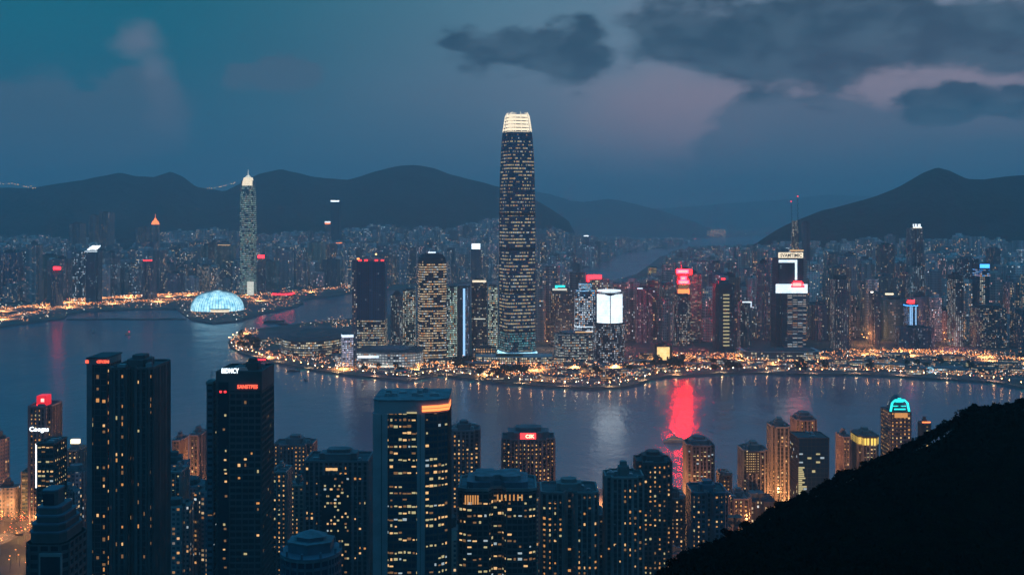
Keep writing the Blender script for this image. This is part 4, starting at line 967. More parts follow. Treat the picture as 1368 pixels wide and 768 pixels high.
t2 = Near('x', 'x', 'x', 146, 228, 494, 600, 'bays', 34, 0, None, t.z0)
o = t2.root; t2.root.name = 'dark_apartment_tower'; o['label'] = 'massive dark apartment slab at left foreground with deep vertical slots and few lit rooms'; o['category'] = 'tower'
t2.P = fit('wings', t2.W, t2.D, 0)
t2.skin('dark_concrete', bay=2.6, floor=3.2, pier=.8, span=.16, lit=.05, mix='flat', cols=4, pout=.9, sout=.12); t2.roof(par='dark_concrete', clutter=12); t2.lift(.5, 6)

# 2 tower with signs
t = near('sign_tower', 'dark grid tower with white letters on its roof and red letters on its side', 290, 365, 499, 590, 'box', 30, 0)
t.skin('dark_concrete', bay=3.1, floor=3.3, pier=.2, span=.34, lit=.012, mix='flat', z1=t.z(522), cols=2)
m = MB(); m.box(-t.W / 2 - .5, t.W / 2 + .5, -t.D / 2 - .6, t.D / 2, t.z(522) + .01, t.Z); SB = m.build('blank_top', 'dark_concrete', t.root); t.roof(par='dark_concrete', clutter=14)
lettering('BIDNCY', 'sign_white', 9.0, 2.6, (t.x(313), -t.D / 2 - .6, t.Z + 1.6), t.root); lettering('SANSTPES', 'letter_red', 10.6, 2.0, (t.x(342.5), -t.D / 2 - .9, t.z(516)), SB)
for x in (297, 304.5): t.boxp('red_lamp', 'neon_red_deep', t.x(x) - .55, t.x(x) + .55, -t.D / 2 - 1.1, -t.D / 2 - .6, t.z(524), t.z(521.5))
t.boxp('dark_recess', 'dark_glass', t.x(293), t.x(310), -t.D / 2 - .95, -t.D / 2 - .61, 2, t.z(510)); 
for k in range(17):
    if k in (2, 9, 10): continue
    z = t.z(560 + k * 12.6 + rnd.uniform(-5, 5)); xw = t.x(303.5) + rnd.uniform(-.8, .8); t.boxp('lit_window', rnd.choice(['window_yellow', 'window_amber', 'window_dim', 'window_dim']), xw - .45, xw + rnd.uniform(.3, .9), -t.D / 2 - 1.0, -t.D / 2 - .97, z, z + rnd.uniform(.7, 1.2))
t.lift(.3, 6, dx=4)
m = MB(); m.tube((9, 0, t.Z), (9, 0, t.Z + 8), .2, 4); m.tube((4, 0, t.Z + 5), (4, 0, t.Z + 7), 1.3, 8); m.build('roof_antenna', 'metal', t.root)
t = near('side_wing', 'narrow ribbed wing stepped down against the left side of the sign tower', 277, 289.4, 513, 600, 'box', 20); t.skin('blue_concrete', bay=4.5, floor=3.3, pier=.1, span=.55, lit=.03, mix='cool'); t.roof(clutter=2)
t.root['category'] = 'building wing'

# 3 pale pier tower with orange band
t = near('pier_tower', 'large pale tower with broad piers and a glowing orange band round its top corner', 500, 602, 545, 575, 'box', 34, 0)
xs = [t.x(v) for v in (500, 519, 560, 571, 602)]; y0 = -t.D / 2
t.P = [(xs[0], y0 + 3), (xs[0] + 3, y0), (xs[3], y0), (xs[4] - 5, y0 + 2), (xs[4], y0 + 6), (xs[4], -y0), (xs[0], -y0)]
t.skin('dark_concrete', 'blue_glass', bay=2.4, floor=3.4, pier=.18, span=.34, lit=.30, mix='office', clump=.9)
t.boxp('broad_pier', 'pale_mauve', xs[0] - .6, xs[1], y0 - 1.3, -y0, 0, t.z(552)); t.boxp('broad_pier', 'pale_mauve', xs[2], xs[3], y0 - 1.3, y0 + 1, 0, t.z(552)); t.boxp('pier_edge', 'dark_concrete', t.x(510), t.x(511), y0 - 1.5, y0 - 1.31, 0, t.z(553)); t.boxp('pier_edge', 'dark_concrete', t.x(564.5), t.x(565.2), y0 - 1.5, y0 - 1.31, 0, t.z(553))
m = MB(); m.prism([(x * 1.02, y * 1.06) for x, y in t.P], t.z(552) + .02, t.z(535)); m.build('top_band', 'pale_mauve', t.root)
Pc = [(x * 1.045, y * 1.12) for x, y in t.P]; m = MB()
for a, b in ((2, 3), (3, 4), (4, 5)):
    for zz_ in ((549, 545.4), (544.6, 541)):
        pa, pb = Pc[a], Pc[b]
        if a == 2: pa = (t.x(567.5), pa[1] - .3)
        if b == 5: pb = (pb[0], 4)
        m.face([(*pa, t.z(zz_[0])), (*pb, t.z(zz_[0])), (*pb, t.z(zz_[1])), (*pa, t.z(zz_[1]))])
m.build('orange_band', 'neon_orange', t.root); t.boxp('band_light', 'window_yellow', t.x(546), t.x(560), y0 - 1.6, y0 - 1.35, t.z(551.5), t.z(549.5))
Z = t.z(535); t.part('roof', 'pale_roofing', [(x * 1.04, y * 1.09) for x, y in t.P], Z + .02, Z + .6); 
for _ in range(14): rooftop(t.root, 'rooftop_unit', 0, rnd.uniform(-15, 15), rnd.uniform(-10, 10), Z + .6, (1.5, 1.2, rnd.uniform(.8, 2.4)))
m = MB(); m.tube((3, -6, Z), (3, -6, Z + 6.5), .22, 5); m.tube((1.6, -6, Z + 5), (4.4, -6, Z + 5.2), .12, 4); m.tube((8, -4, Z), (6, -4, Z + 4.5), .16, 4); m.tube((10, -4, Z + 2.4), (6, -4, Z + 4.5), .14, 4); m.build('antenna_mast', 'metal', t.root)

# 4 stepped crown building lower left
d = 470
t = near('stepped_tower', 'dark ziggurat topped building at the bottom left corner, black screen on its front', 31, 119, 727, d, 'cham', 26, 0)
t.skin('dark_concrete', bay=4.4, floor=3.6, pier=.5, span=.4, lit=0)
tiers = [(36, 112, 727, 712), (38, 108, 712, 702), (44, 104, 702, 692), (46, 96, 692, 682), (52, 84, 682, 661)]
for i, (a, b, yb, yt_) in enumerate(tiers):
    k = (b - a) / 88; P2 = [(x * k + t.x((a + b) / 2), y * k) for x, y in t.P]
    m = MB(); m.prism(P2, t.z(yb) + (.02), t.z(yt_) - .7); m.build('tier', 'dark_concrete', t.root)
    m = MB(); cx = t.x((a + b) / 2); m.prism([((x - cx) * 1.04 + cx, y * 1.04) for x, y in P2], t.z(yt_) - .68, t.z(yt_)); m.build('cornice', 'blue_concrete', t.root)
t.boxp('dark_screen', 'dark_glass', t.x(56), t.x(78), -t.D * .5 * .42, -t.D * .5 * .36 + 2, t.z(680), t.z(666)); t.boxp('black_screen', 'dark_glass', t.x(69), t.x(110), -t.D / 2 - 1.0, -t.D / 2 - .46, t.z(800), t.z(742))
t.boxp('frame', 'concrete', t.x(66), t.x(69), -t.D / 2 - 1.4, -t.D / 2 - .4, 0, t.z(738)); t.boxp('frame', 'concrete', t.x(110), t.x(113), -t.D / 2 - 1.4, -t.D / 2 - .4, 0, t.z(738)); t.boxp('frame', 'concrete', t.x(69) + .01, t.x(110) - .01, -t.D / 2 - 1.4, -t.D / 2 - .4, t.z(742) + .01, t.z(738))

# 5 blue round crown at the bottom
t = near('round_tower', 'blue grey round topped tower at the bottom edge, ringed terraces and low pyramid cap', 368, 461, 752, 440, 'round', 27, 0)
t.skin('blue_concrete', 'blue_glass', bay=2.2, floor=3.6, pier=.4, span=.3, lit=0)
t.part('terrace', 'pale_roofing', scl(t.P, 1.05), t.Z + .02, t.Z + 1.0); t.part('terrace_wall', 'blue_concrete', scl(t.P, 1.06), t.Z + 1.02, t.Z + 1.5); 
for k in range(10):
    a = k * math.pi / 5 + .2; m = MB(); m.tube((t.W * .5 * math.cos(a), t.D * .5 * math.sin(a), t.Z + 1.5), (t.W * .5 * math.cos(a), t.D * .5 * math.sin(a), t.Z + 3.6), .5, 6); m.build('terrace_post', 'blue_concrete', t.root)
oc = [(math.cos(R(k * 60 + 30)), math.sin(R(k * 60 + 30))) for k in range(6)]
t.part('hexagon_tier', 'blue_concrete', [(x * 9.8, y * 8.6) for x, y in oc], t.Z + 1.52, t.Z + 5.2); t.part('tier_cornice', 'pale_roofing', [(x * 10.2, y * 9) for x, y in oc], t.Z + 5.22, t.Z + 5.7)
t.part('upper_tier', 'blue_concrete', [(x * 6.2, y * 5.4) for x, y in oc], t.Z + 5.72, t.Z + 7.3); t.part('pyramid_cap', 'pale_roofing', [(x * 7, y * 6) for x, y in oc], t.Z + 7.32, t.Z + 9.4, [(x * .8, y * .8) for x, y in oc])

# 6 double winged block in the middle
t = near('twin_wing_tower', 'wide dark block at bottom centre, two curved wings with amber lit top slots', 613, 716, 656, 600, 'wings', 32, 0)
t.skin('dark_concrete', bay=3.0, floor=3.3, pier=.3, span=.3, lit=.20, mix='office', clump=1.0, cols=3)
t.roof('pale_roofing', 'concrete', h=1.6, clutter=10); t.part('roof_tier', 'blue_concrete', scl(t.P, .8), t.Z + .27, t.Z + 4); t.part('roof_tier', 'pale_roofing', scl(t.P, .6), t.Z + 4.02, t.Z + 6.5)
for x in [621 + 3.3 * k for k in range(6)] + [664 + 5.4 * k for k in range(7)]: t.boxp('top_slot', 'window_orange', t.x(x), t.x(x) + .75, -t.D / 2 - .55, -t.D / 2 - .3, t.z(673 if x < 645 else 668), t.z(661 if x < 645 else 660))

# the rest of the foreground towers
def res(label, px0, px1, yt, d, kind='fat', wall='concrete', lit=.1, mix='flat', bay=3.0, cap=100, lift=.45, liftz=6, depth=None, name='apartment_tower', pier=.5, span=.36, clutter=6, rot=0, cols=2, glass='dark_glass'):
    t = near(name, label, px0, px1, yt, d, kind, depth, rot)
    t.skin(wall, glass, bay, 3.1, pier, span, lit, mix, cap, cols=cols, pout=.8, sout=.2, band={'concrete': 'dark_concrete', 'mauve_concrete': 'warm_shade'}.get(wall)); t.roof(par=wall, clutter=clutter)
    if lift: t.lift(lift, liftz, wall if wall != 'warm_concrete' else 'dark_concrete')
    return t
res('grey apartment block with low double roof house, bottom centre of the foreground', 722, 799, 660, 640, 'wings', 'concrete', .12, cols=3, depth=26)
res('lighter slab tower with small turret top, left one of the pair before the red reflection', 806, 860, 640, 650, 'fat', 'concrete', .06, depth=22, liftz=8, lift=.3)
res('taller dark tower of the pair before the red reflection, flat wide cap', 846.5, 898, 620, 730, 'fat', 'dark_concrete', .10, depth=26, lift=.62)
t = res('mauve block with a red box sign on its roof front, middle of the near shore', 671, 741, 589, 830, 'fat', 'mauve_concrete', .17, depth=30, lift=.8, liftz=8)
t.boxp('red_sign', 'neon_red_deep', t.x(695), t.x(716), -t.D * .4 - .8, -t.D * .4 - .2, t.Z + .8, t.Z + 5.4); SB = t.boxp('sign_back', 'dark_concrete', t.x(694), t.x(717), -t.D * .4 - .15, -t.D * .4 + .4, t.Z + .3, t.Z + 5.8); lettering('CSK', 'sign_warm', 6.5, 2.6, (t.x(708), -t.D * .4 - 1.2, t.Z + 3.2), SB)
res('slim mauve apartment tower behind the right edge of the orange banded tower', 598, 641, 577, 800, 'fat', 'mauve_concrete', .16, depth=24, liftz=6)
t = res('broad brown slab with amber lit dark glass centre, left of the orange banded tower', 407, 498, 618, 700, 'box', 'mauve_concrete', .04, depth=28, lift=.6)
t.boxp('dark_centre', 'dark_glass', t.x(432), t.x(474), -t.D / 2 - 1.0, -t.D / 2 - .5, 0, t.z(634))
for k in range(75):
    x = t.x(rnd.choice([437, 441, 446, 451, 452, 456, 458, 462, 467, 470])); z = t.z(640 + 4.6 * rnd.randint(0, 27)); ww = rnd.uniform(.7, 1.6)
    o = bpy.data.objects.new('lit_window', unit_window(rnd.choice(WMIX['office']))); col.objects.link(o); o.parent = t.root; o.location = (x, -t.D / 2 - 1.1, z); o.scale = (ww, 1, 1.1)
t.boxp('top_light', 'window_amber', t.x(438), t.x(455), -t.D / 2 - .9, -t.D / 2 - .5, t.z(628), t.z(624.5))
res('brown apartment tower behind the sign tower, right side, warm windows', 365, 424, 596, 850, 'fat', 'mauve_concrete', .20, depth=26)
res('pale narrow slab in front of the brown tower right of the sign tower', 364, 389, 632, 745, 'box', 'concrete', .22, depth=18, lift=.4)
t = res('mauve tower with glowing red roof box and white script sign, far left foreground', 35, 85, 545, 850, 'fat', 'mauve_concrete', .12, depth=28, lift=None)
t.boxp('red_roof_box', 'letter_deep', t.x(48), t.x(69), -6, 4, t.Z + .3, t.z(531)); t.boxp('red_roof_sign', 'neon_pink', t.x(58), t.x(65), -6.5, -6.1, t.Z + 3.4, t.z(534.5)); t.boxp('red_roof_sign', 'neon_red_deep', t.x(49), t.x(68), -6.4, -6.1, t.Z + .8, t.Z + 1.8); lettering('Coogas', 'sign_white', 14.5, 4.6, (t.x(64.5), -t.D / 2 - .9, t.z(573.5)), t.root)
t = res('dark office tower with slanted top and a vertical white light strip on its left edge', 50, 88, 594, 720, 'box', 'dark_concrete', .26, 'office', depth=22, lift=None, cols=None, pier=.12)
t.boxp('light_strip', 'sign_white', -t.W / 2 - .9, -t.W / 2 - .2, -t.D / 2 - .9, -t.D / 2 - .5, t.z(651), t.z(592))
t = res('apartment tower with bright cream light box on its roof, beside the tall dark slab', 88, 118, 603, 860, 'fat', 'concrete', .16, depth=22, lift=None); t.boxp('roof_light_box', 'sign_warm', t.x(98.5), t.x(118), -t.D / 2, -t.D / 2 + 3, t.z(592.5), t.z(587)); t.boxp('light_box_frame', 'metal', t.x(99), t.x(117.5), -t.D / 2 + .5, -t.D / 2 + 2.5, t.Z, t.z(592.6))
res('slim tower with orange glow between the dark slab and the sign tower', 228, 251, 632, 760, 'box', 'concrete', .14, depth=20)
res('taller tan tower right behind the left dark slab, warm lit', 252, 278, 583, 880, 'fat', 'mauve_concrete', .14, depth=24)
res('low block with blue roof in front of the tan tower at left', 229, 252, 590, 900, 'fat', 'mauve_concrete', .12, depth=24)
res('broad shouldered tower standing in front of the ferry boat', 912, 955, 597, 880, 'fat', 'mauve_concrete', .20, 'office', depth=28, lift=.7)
res('bluish block at the foot of the tower in front of the ferry', 917, 972, 660, 715, 'wings', 'blue_concrete', .10, depth=26)
t = res('tower with a gold lit upper left face right of the shoreline gap', 985, 1027, 604, 860, 'fat', 'concrete', .12, depth=26)
t.boxp('gold_face', 'screen_amber', t.x(988), t.x(1010), -t.D / 2 - .7, -t.D / 2 - .5, t.z(632), t.z(602)); m = MB()
for k in range(9): z = t.z(632) + k * (t.z(602) - t.z(632)) / 9; m.box(t.x(988), t.x(1010), -t.D / 2 - 1.1, -t.D / 2 - .72, z, z + 1.5)
for k in range(7): x = t.x(988) + k * (t.x(1010) - t.x(988)) / 6; m.box(x - .3, x + .3, -t.D / 2 - 1.3, -t.D / 2 - .74, t.z(632), t.z(602))
m.build('face_grid', 'dark_concrete', t.root)
res('tall plain grey tower, left of the two mauve towers by the right spur', 1024, 1057, 572, 890, 'fat', 'concrete', .13, depth=24, lift=.5)
res('mauve tower with crenellated top and reddish windows, by the right spur', 1055, 1092, 563, 950, 'fat', 'mauve_concrete', .14, depth=26, lift=.75)
t = near('glass_block', 'plain dark glass box tower with lit left flank, right of centre foreground', 1056, 1107, 586, 810, 'box', 24, 0)
t.skin('dark_concrete', 'blue_glass', 3, 3.2, .06, .08, .06, 'cool', cols=None); t.roof(par='dark_concrete', clutter=4, h=.8)
for k in range(24): z = t.z(690) + k * (t.z(628) - t.z(690)) / 22; t.boxp('lit_floor', 'window_yellow', -t.W / 2 - .3, -t.W / 2 + rnd.uniform(2, 6), -t.D / 2 - .6, -t.D / 2 - .48, z, z + 1.1)
res('narrow mauve tower attached left of the gold banded building', 1116, 1137, 585, 905, 'fat', 'mauve_concrete', .22, depth=24)
t = res('building with a continuous gold lit band under its roof, right foreground', 1135, 1175, 585, 905, 'fat', 'concrete', .30, 'office', depth=28)
t.part('gold_band', 'sign_gold', scl(t.P, 1.05), t.Z - 5.5, t.Z + .3); t.part('band_roof', 'dark_concrete', scl(t.P, 1.1), t.Z + .32, t.Z + 1.6)
t = near('teal_crown_tower', 'tower with a glowing teal domed crown beside the dark right spur', 1177, 1217, 551, 910, 'box', 24, 0)
t.skin('mauve_concrete', bay=3, floor=3.2, pier=.3, span=.36, lit=.22, mix='flat')
m = MB(); m.box(-t.W / 2 + 3, t.W / 2 - 3, -t.D / 2 - 1, -t.D / 2 + 1, t.Z - 4, t.Z - .2); m.build('lit_cornice', 'window_orange', t.root); t.part('roof', 'roofing', scl(t.P, 1.05), t.Z + .02, t.Z + .6)
a = t.W * .46; zt = t.z(531) - t.Z
for sx in (-1, 1):
    m = MB(); m.tube((sx * a, -t.D * .4, t.Z + .6), (sx * a * .82, -t.D * .4, t.Z + zt * .62), .9, 6); m.tube((sx * a * .82, -t.D * .4, t.Z + zt * .62), (sx * a * .5, -t.D * .4, t.Z + zt * .8), .8, 6); m.build('crown_arch', 'neon_teal', t.root)
m = MB(); m.tube((-a * .5, -t.D * .4, t.Z + zt * .8), (a * .5, -t.D * .4, t.Z + zt * .8), .9, 6); m.tube((-a * .6, -t.D * .4, t.Z + .9 + zt * .12), (a * .6, -t.D * .4, t.Z + .9 + zt * .12), .6, 6); m.build('crown_beam', 'neon_teal', t.root)
m = MB()
pr = [(0, .8), (.3, .78), (.55, .66), (.75, .46), (.9, .3), (1.0, .16)]
for (za, ka), (zb, kb) in zip(pr, pr[1:]): m.prism([(x * t.W * ka, y * t.D * ka) for x, y in plan('round')], t.Z + .62 + za * zt, t.Z + .62 + zb * zt, poly2=[(x * t.W * kb, y * t.D * kb) for x, y in plan('round')], top=zb == 1.0)
m.build('crown_dome', 'blue_glass', t.root); m = MB()
for k in (.34, .62, .86): m.tube((-a * (1.05 - k), -t.D * .36, t.Z + zt * k + .6), (a * (1.05 - k), -t.D * .36, t.Z + zt * k + .6), .4, 4)
m.build('dome_lights', 'neon_teal', t.root)
t = res('small tower with pinkish lit roof half hidden behind the spur trees', 1226, 1244, 568, 950, 'fat', 'dark_concrete', .16, depth=18); t.boxp('roof_light', 'neon_orange', -4, 3, -6, -5.5, t.Z + 2, t.Z + 3)
res('plain grey tower behind the wide block at bottom centre', 640, 672, 650, 720, 'box', 'concrete', .1, depth=20)
res('low roofed block between the grey block and the turreted slab', 780, 806, 690, 690, 'box', 'mauve_concrete', .05, depth=20, lift=None)
res('short dark block behind the taller tower by the red reflection', 886, 917, 668, 800, 'fat', 'dark_concrete', .10, depth=24)
res('small warm lit block by the shoreline gap left of the gold faced tower', 957, 978, 636, 900, 'fat', 'warm_concrete', .3, depth=20, lift=None)
res('mauve slab left of the gold faced tower front, lower', 968, 1004, 668, 800, 'fat', 'mauve_concrete', .14, depth=22)
res('brown tower between the sign tower and the round blue topped tower', 388, 412, 650, 800, 'box', 'warm_concrete', .3, depth=20)
# ================================================================== THE REST OF THE CITY
OCC = {}
def occ_add(x, y, r):
    OCC.setdefault((int(x // 80), int(y // 80)), []).append((x, y, r))
def occ_hit(x, y, r):
    i, j = int(x // 80), int(y // 80)
    for a in (i - 1, i, i + 1):
        for b in (j - 1, j, j + 1):
            for (u, v, q) in OCC.get((a, b), ()):
                if (u - x) ** 2 + (v - y) ** 2 < (q + r) ** 2: return True
    return False
for t in ALLT: occ_add(t.root.location.x, t.root.location.y, max(t.W, t.D) * .48)
def inside(poly, x, y):
    c = False; n = len(poly); j = n - 1
    for i in range(n):
        xi, yi = poly[i]; xj, yj = poly[j]
        if (yi > y) != (yj > y) and x < (xj - xi) * (y - yi) / (yj - yi) + xi: c = not c
        j = i
    return c
def edge_ok(poly, x, y, r):
    return all(inside(poly, x + a * r, y + b * r) for a, b in ((1, 0), (-1, 0), (0, 1), (0, -1)))
SKYL = [(-100, 318), (0, 315), (50, 311), (90, 318), (110, 312), (150, 316), (160, 332), (178, 330), (186, 312), (230, 306), (290, 303), (340, 312), (380, 309), (440, 307), (480, 302), (500, 297), (550, 302), (600, 302), (640, 294), (670, 288), (700, 300), (740, 304), (770, 312), (800, 314), (850, 317), (900, 316), (950, 324), (1010, 327), (1040, 322), (1080, 320), (1140, 320), (1180, 312), (1230, 317), (1290, 311), (1320, 316), (1368, 320), (1700, 320)]
TONES = {'grey': (.22, .22, .24), 'mauve': (.32, .22, .245), 'brown': (.26, .19, .17), 'bluish': (.17, .19, .24), 'pale': (.38, .36, .37), 'dark': (.08, .08, .10)}
LMK = [('white roofed block on the left shore', 125, 2980), ('orange spired tower', 207, 4300), ('twin apartment slabs', 136, 4300), ('blue glass dome', 288, 2850), ('pale green skyscraper', 331, 3300), ('red roofed pavilion', 377, 3150), ('thin dark tower', 448, 4900),
       ('dark glass slab', 497, 1850), ('warm banded tower', 577, 1835), ('tallest tower', 690, 1861), ('blue white stepped tower', 782, 1985), ('white screen tower', 815, 1768), ('mauve pink tower', 860, 2100), ('red beacon tower', 910, 2050), ('dark ladder tower', 966, 1965), ('arc roofed block', 995, 2010), ('billboard tower', 1052, 1965), ('mauve ladder window tower', 1122, 1990), ('brown ribbed tower', 1168, 2060), ('letter crowned tower', 1221, 2380), ('white lattice window tower', 1276, 2040), ('blue crowned tower', 1310, 2120), ('wide residential block', 1330, 2020)]
LMN = [('stepped tower in the bottom left corner', 75, 470), ('tall dark joined slabs', 172, 600), ('dark sign tower', 320, 590), ('brown slab with lit centre', 452, 700), ('orange banded tower', 551, 575), ('red signed mauve block', 706, 830), ('wide twin winged block', 664, 600), ('grey block with double roof house', 760, 640), ('turreted slab', 833, 650), ('tower in front of the ferry', 934, 880), ('gold faced tower', 1006, 860), ('dark glass box', 1082, 810), ('gold banded building', 1155, 905), ('teal crowned tower', 1197, 910)]
ORD = ['first', 'second', 'third', 'fourth', 'fifth', 'sixth', 'seventh', 'eighth', 'ninth', 'tenth', 'eleventh', 'twelfth', 'thirteenth', 'fourteenth', 'fifteenth', 'sixteenth', 'seventeenth', 'eighteenth', 'nineteenth', 'twentieth']
PEND = []
def queue_label(o, px, d, tone, size, noun, lm, cat):
    k = min(lm, key=lambda q: abs(q[1] - px) + abs(q[2] - d) * .03)
    rel = 'behind' if d > k[2] + 60 else ('before' if d < k[2] - 60 else 'beside')
    PEND.append((f'{tone} {size} {noun}', rel + ' the ' + k[0], px, o)); o['category'] = cat
def flush_labels():
    g = {}
    for a, r_, px, o in PEND: g.setdefault((a, r_), []).append((px, o))
    for (a, r_), L in g.items():
        L.sort(key=lambda q: q[0])
        for i, (px, o) in enumerate(L):
            o['label'] = f'{a} {r_}' if len(L) == 1 else f'{ORD[min(i, 19)]} {a} from the left, {r_}'

def generic(px, d, W, ytop, z0, poly, lm, group, dmin=None, near_=False, name='apartment_tower'):
    x = PX(px, d)
    if ytop is None: return None
    Zt = PZ(ytop, d)
    if Zt - z0 < 9: return None
    r = W * .55
    if occ_hit(x, d, r): return None
    tone = rnd.choice(['grey', 'grey', 'mauve', 'mauve', 'brown', 'bluish', 'pale', 'dark'])
    kind = rnd.choice(['cross', 'fat', 'bays', 'fat', 'box', 'wings'])
    size = 'slim' if W < 24 else ('broad' if W > 34 else 'medium')
    noun = 'tower' if Zt - z0 > 60 else ('block' if Zt - z0 > 25 else 'house')
    o = empty({'tower': 'apartment_tower', 'block': 'apartment_block', 'house': 'low_building'}[noun], (x, d, z0), None, None, group)
    P = fit(kind, W, W * rnd.uniform(.8, 1.1), rnd.uniform(-14, 14)); seed = rnd.uniform(0, 900); Z = Zt - z0
    tint = tuple(c * rnd.uniform(.8, 1.15) for c in TONES[tone])
    lc = rnd.choice([WARM, WARM, ORG] if near_ else [WARM, WARM, ORG, YEL, COOL, (1, .6, .55)]); p = rnd.choice([.10, .16, .22, .3, .4]); band = rnd.choice([0, 0, 0, .2, .8])
    m = MB(); m.prism(P, 0, Z, tint, (*lc, p), (2.9 if near_ else rnd.uniform(2.8, 3.8), 3.1 if near_ else rnd.uniform(3.1, 4.2), band, .6 if near_ else .48), seed); m.build('facade', 'facade', o)
    m = MB()
    if near_:
        n = len(P)
        for i in range(n):
            a, b = P[i], P[(i + 1) % n]; L = math.hypot(b[0] - a[0], b[1] - a[1]); nb = max(1, int(L / 5.8))
            for k in range(nb):
                u = k / nb; qx, qy = a[0] + (b[0] - a[0]) * u, a[1] + (b[1] - a[1]) * u; m.box(qx - .35, qx + .35, qy - .35, qy + .35, 0, Z + .4)
        m.build('piers', 'concrete' if tone in ('grey', 'pale') else 'mauve_concrete' if tone in ('mauve', 'brown') else 'dark_concrete', o); m = MB()
    h = rnd.uniform(3, 7); k = rnd.uniform(.35, .6)
    m.prism(scl(P, k), Z + .02, Z + h); 
    if rnd.random() < .5: m.prism(scl(P, k * .5), Z + h + .01, Z + h + 3)
    if near_:
        for _ in range(5): a, b = rnd.uniform(-W * .35, W * .35), rnd.uniform(-W * .3, W * .3); m.box(a - 1, a + 1, b - 1, b + 1, Z + .03, Z + rnd.uniform(1, 3))
    m.build('plant_room', rnd.choice(['roofing', 'dark_concrete', 'pale_roofing']), o)
    if rnd.random() < (.10 if not near_ else .04):
        m = MB(); w_ = W * rnd.uniform(.2, .45); m.box(-w_, w_, -W * .5, -W * .5 + 1.2, Z + .3, Z + rnd.uniform(1.6, 3.4)); m.build('roof_sign', rnd.choice(['neon_red_deep', 'sign_warm', 'neon_orange', 'sign_white', 'neon_red_deep', 'window_amber']), o)
    occ_add(x, d, r); queue_label(o, px, d, tone, size, noun, lm, 'apartment tower' if Z > 60 else 'building')
    return o

# between the foreground towers
cnt = 0
for _ in range(4000):
    if cnt >= 62: break
    px = rnd.uniform(-15, 1130); d = rnd.uniform(720, 965)
    if d > shore_d(px) - 14 or (px < 74 and d < 885): continue
    lim = 585 if px < 120 else 600 if px < 440 else 655 if px < 760 else 672 if px < 920 else 640
    if d < 780: lim += 35
    if 640 < px < 670 or 740 < px < 800 or 890 < px < 915: lim = max(lim, 660)
    yt = rnd.uniform(lim, lim + 70)
    if px > 850 and yt > interp(SPUR, px) + 4: continue
    if generic(px, d, rnd.uniform(15, 26), yt, 3.6, None, LMN, 'apartment blocks between the foreground towers', near_=True): cnt += 1
KMIN = [(-300, 3000), (0, 3050), (90, 3100), (190, 3420), (330, 3480), (400, 3700), (600, 3900), (800, 4600)]
# the dense shore behind the landmarks, right of the tallest tower
cnt = 0
for _ in range(9000):
    if cnt >= 104: break
    px = rnd.triangular(690, 1400, 1150); d = rnd.triangular(2110, 3200, 2150)
    if not edge_ok(isl, PX(px, d), d, 24): continue
    yt = rnd.uniform(interp(SKYL, px) + 14, 415) if d > 2300 else rnd.uniform(345, 425)
    if 735 < px < 898: yt = max(yt, 380 + rnd.uniform(0, 20))
    if px < 760: yt = max(yt, 396)
    if generic(px, d, rnd.uniform(26, 44), yt, 3, isl, LMK, 'dense towers on the island shore'): cnt += 1
# behind the roads of the left shore
cnt = 0
for _ in range(9000):
    if cnt >= 56: break
    px = rnd.uniform(-10, 560); d = interp(KMIN, px) + 900 * rnd.random() ** 2
    if not edge_ok(kow, PX(px, d), d, 30): continue
    if d < interp(KMIN, px): continue
    yt = rnd.uniform(max(interp(SKYL, px) + 8, 322), 384)
    if generic(px, d, rnd.uniform(34, 60), yt, 3, kow, LMK, 'dense towers on the far left shore'): cnt += 1
flush_labels()

# the far city, thousands of blocks reading as one mass
def mass(name, N, lo, fpx, fd, poly, hfun, wr, z0f, tints, pr=(.05, .32), br=.95, cell=(3.2, 4.6)):
    m = MB(); k = 0; tries = 0
    while k < N and tries < N * 6:
        tries += 1
        px = fpx(); d = fd(px); x = PX(px, d)
        if not inside(poly, x, d) or (poly is kow and d < interp(KMIN, px)): continue
        z0 = z0f(px, d); ys = max(interp(SKYL, px), interp(lo, px)) + abs(rnd.gauss(0, 9)) + 1; zmax = PZ(ys, d); hh = min(hfun(px, d), zmax - z0)
        if hh < 8: continue
        W = rnd.uniform(*wr)
        if occ_hit(x, d, W * .42): continue
        occ_add(x, d, W * .42)
        sc2 = max(1., d / 3500)
        tt = TONES[rnd.choice(tints)]; gy = sum(tt) / 3; vv = rnd.uniform(.9, 2.3); tt = tuple(min(.6, (c * .5 + gy * .5) * vv) for c in tt)
        lc = rnd.choice([WARM, WARM, ORG, YEL, COOL, (1, .5, .45)])
        P = fit(rnd.choice(['box', 'box', 'cross', 'fat']), W, W * rnd.uniform(.6, 1.1), rnd.uniform(-25, 25)); P = [(a + x, b + d) for a, b in P]
        m.prism(P, z0 - 4, z0 + hh, tt, (*lc, rnd.uniform(*pr)), (cell[0] * sc2 * rnd.uniform(.8, 1.2), cell[1] * sc2 * rnd.uniform(.8, 1.2), rnd.choice([0, 0, .3]), br), rnd.uniform(0, 900))
        if rnd.random() < .6: a = W * .2; m.box(x - a, x + a, d - a, d + a, z0 + hh + .05, z0 + hh + rnd.uniform(3, 7), tint=tt)
        k += 1
    return m
BAY = [(730, 0), (775, 372), (868, 372), (885, 358), (900, 335), (925, 327), (1005, 326), (1020, 0)]; NOLO = [(0, 0), (1, 0)]
m = mass('a', 1500, BAY, lambda: rnd.uniform(700, 1700), lambda px: 2130 + 4100 * rnd.random() ** 1.3, isl, lambda px, d: rnd.uniform(40, 130) + (30 if rnd.random() < .15 else 0), (24, 42), terrain, ['mauve', 'grey', 'mauve', 'brown', 'pale'])
tag(m.build('distant_city', 'facade'), kind='stuff')
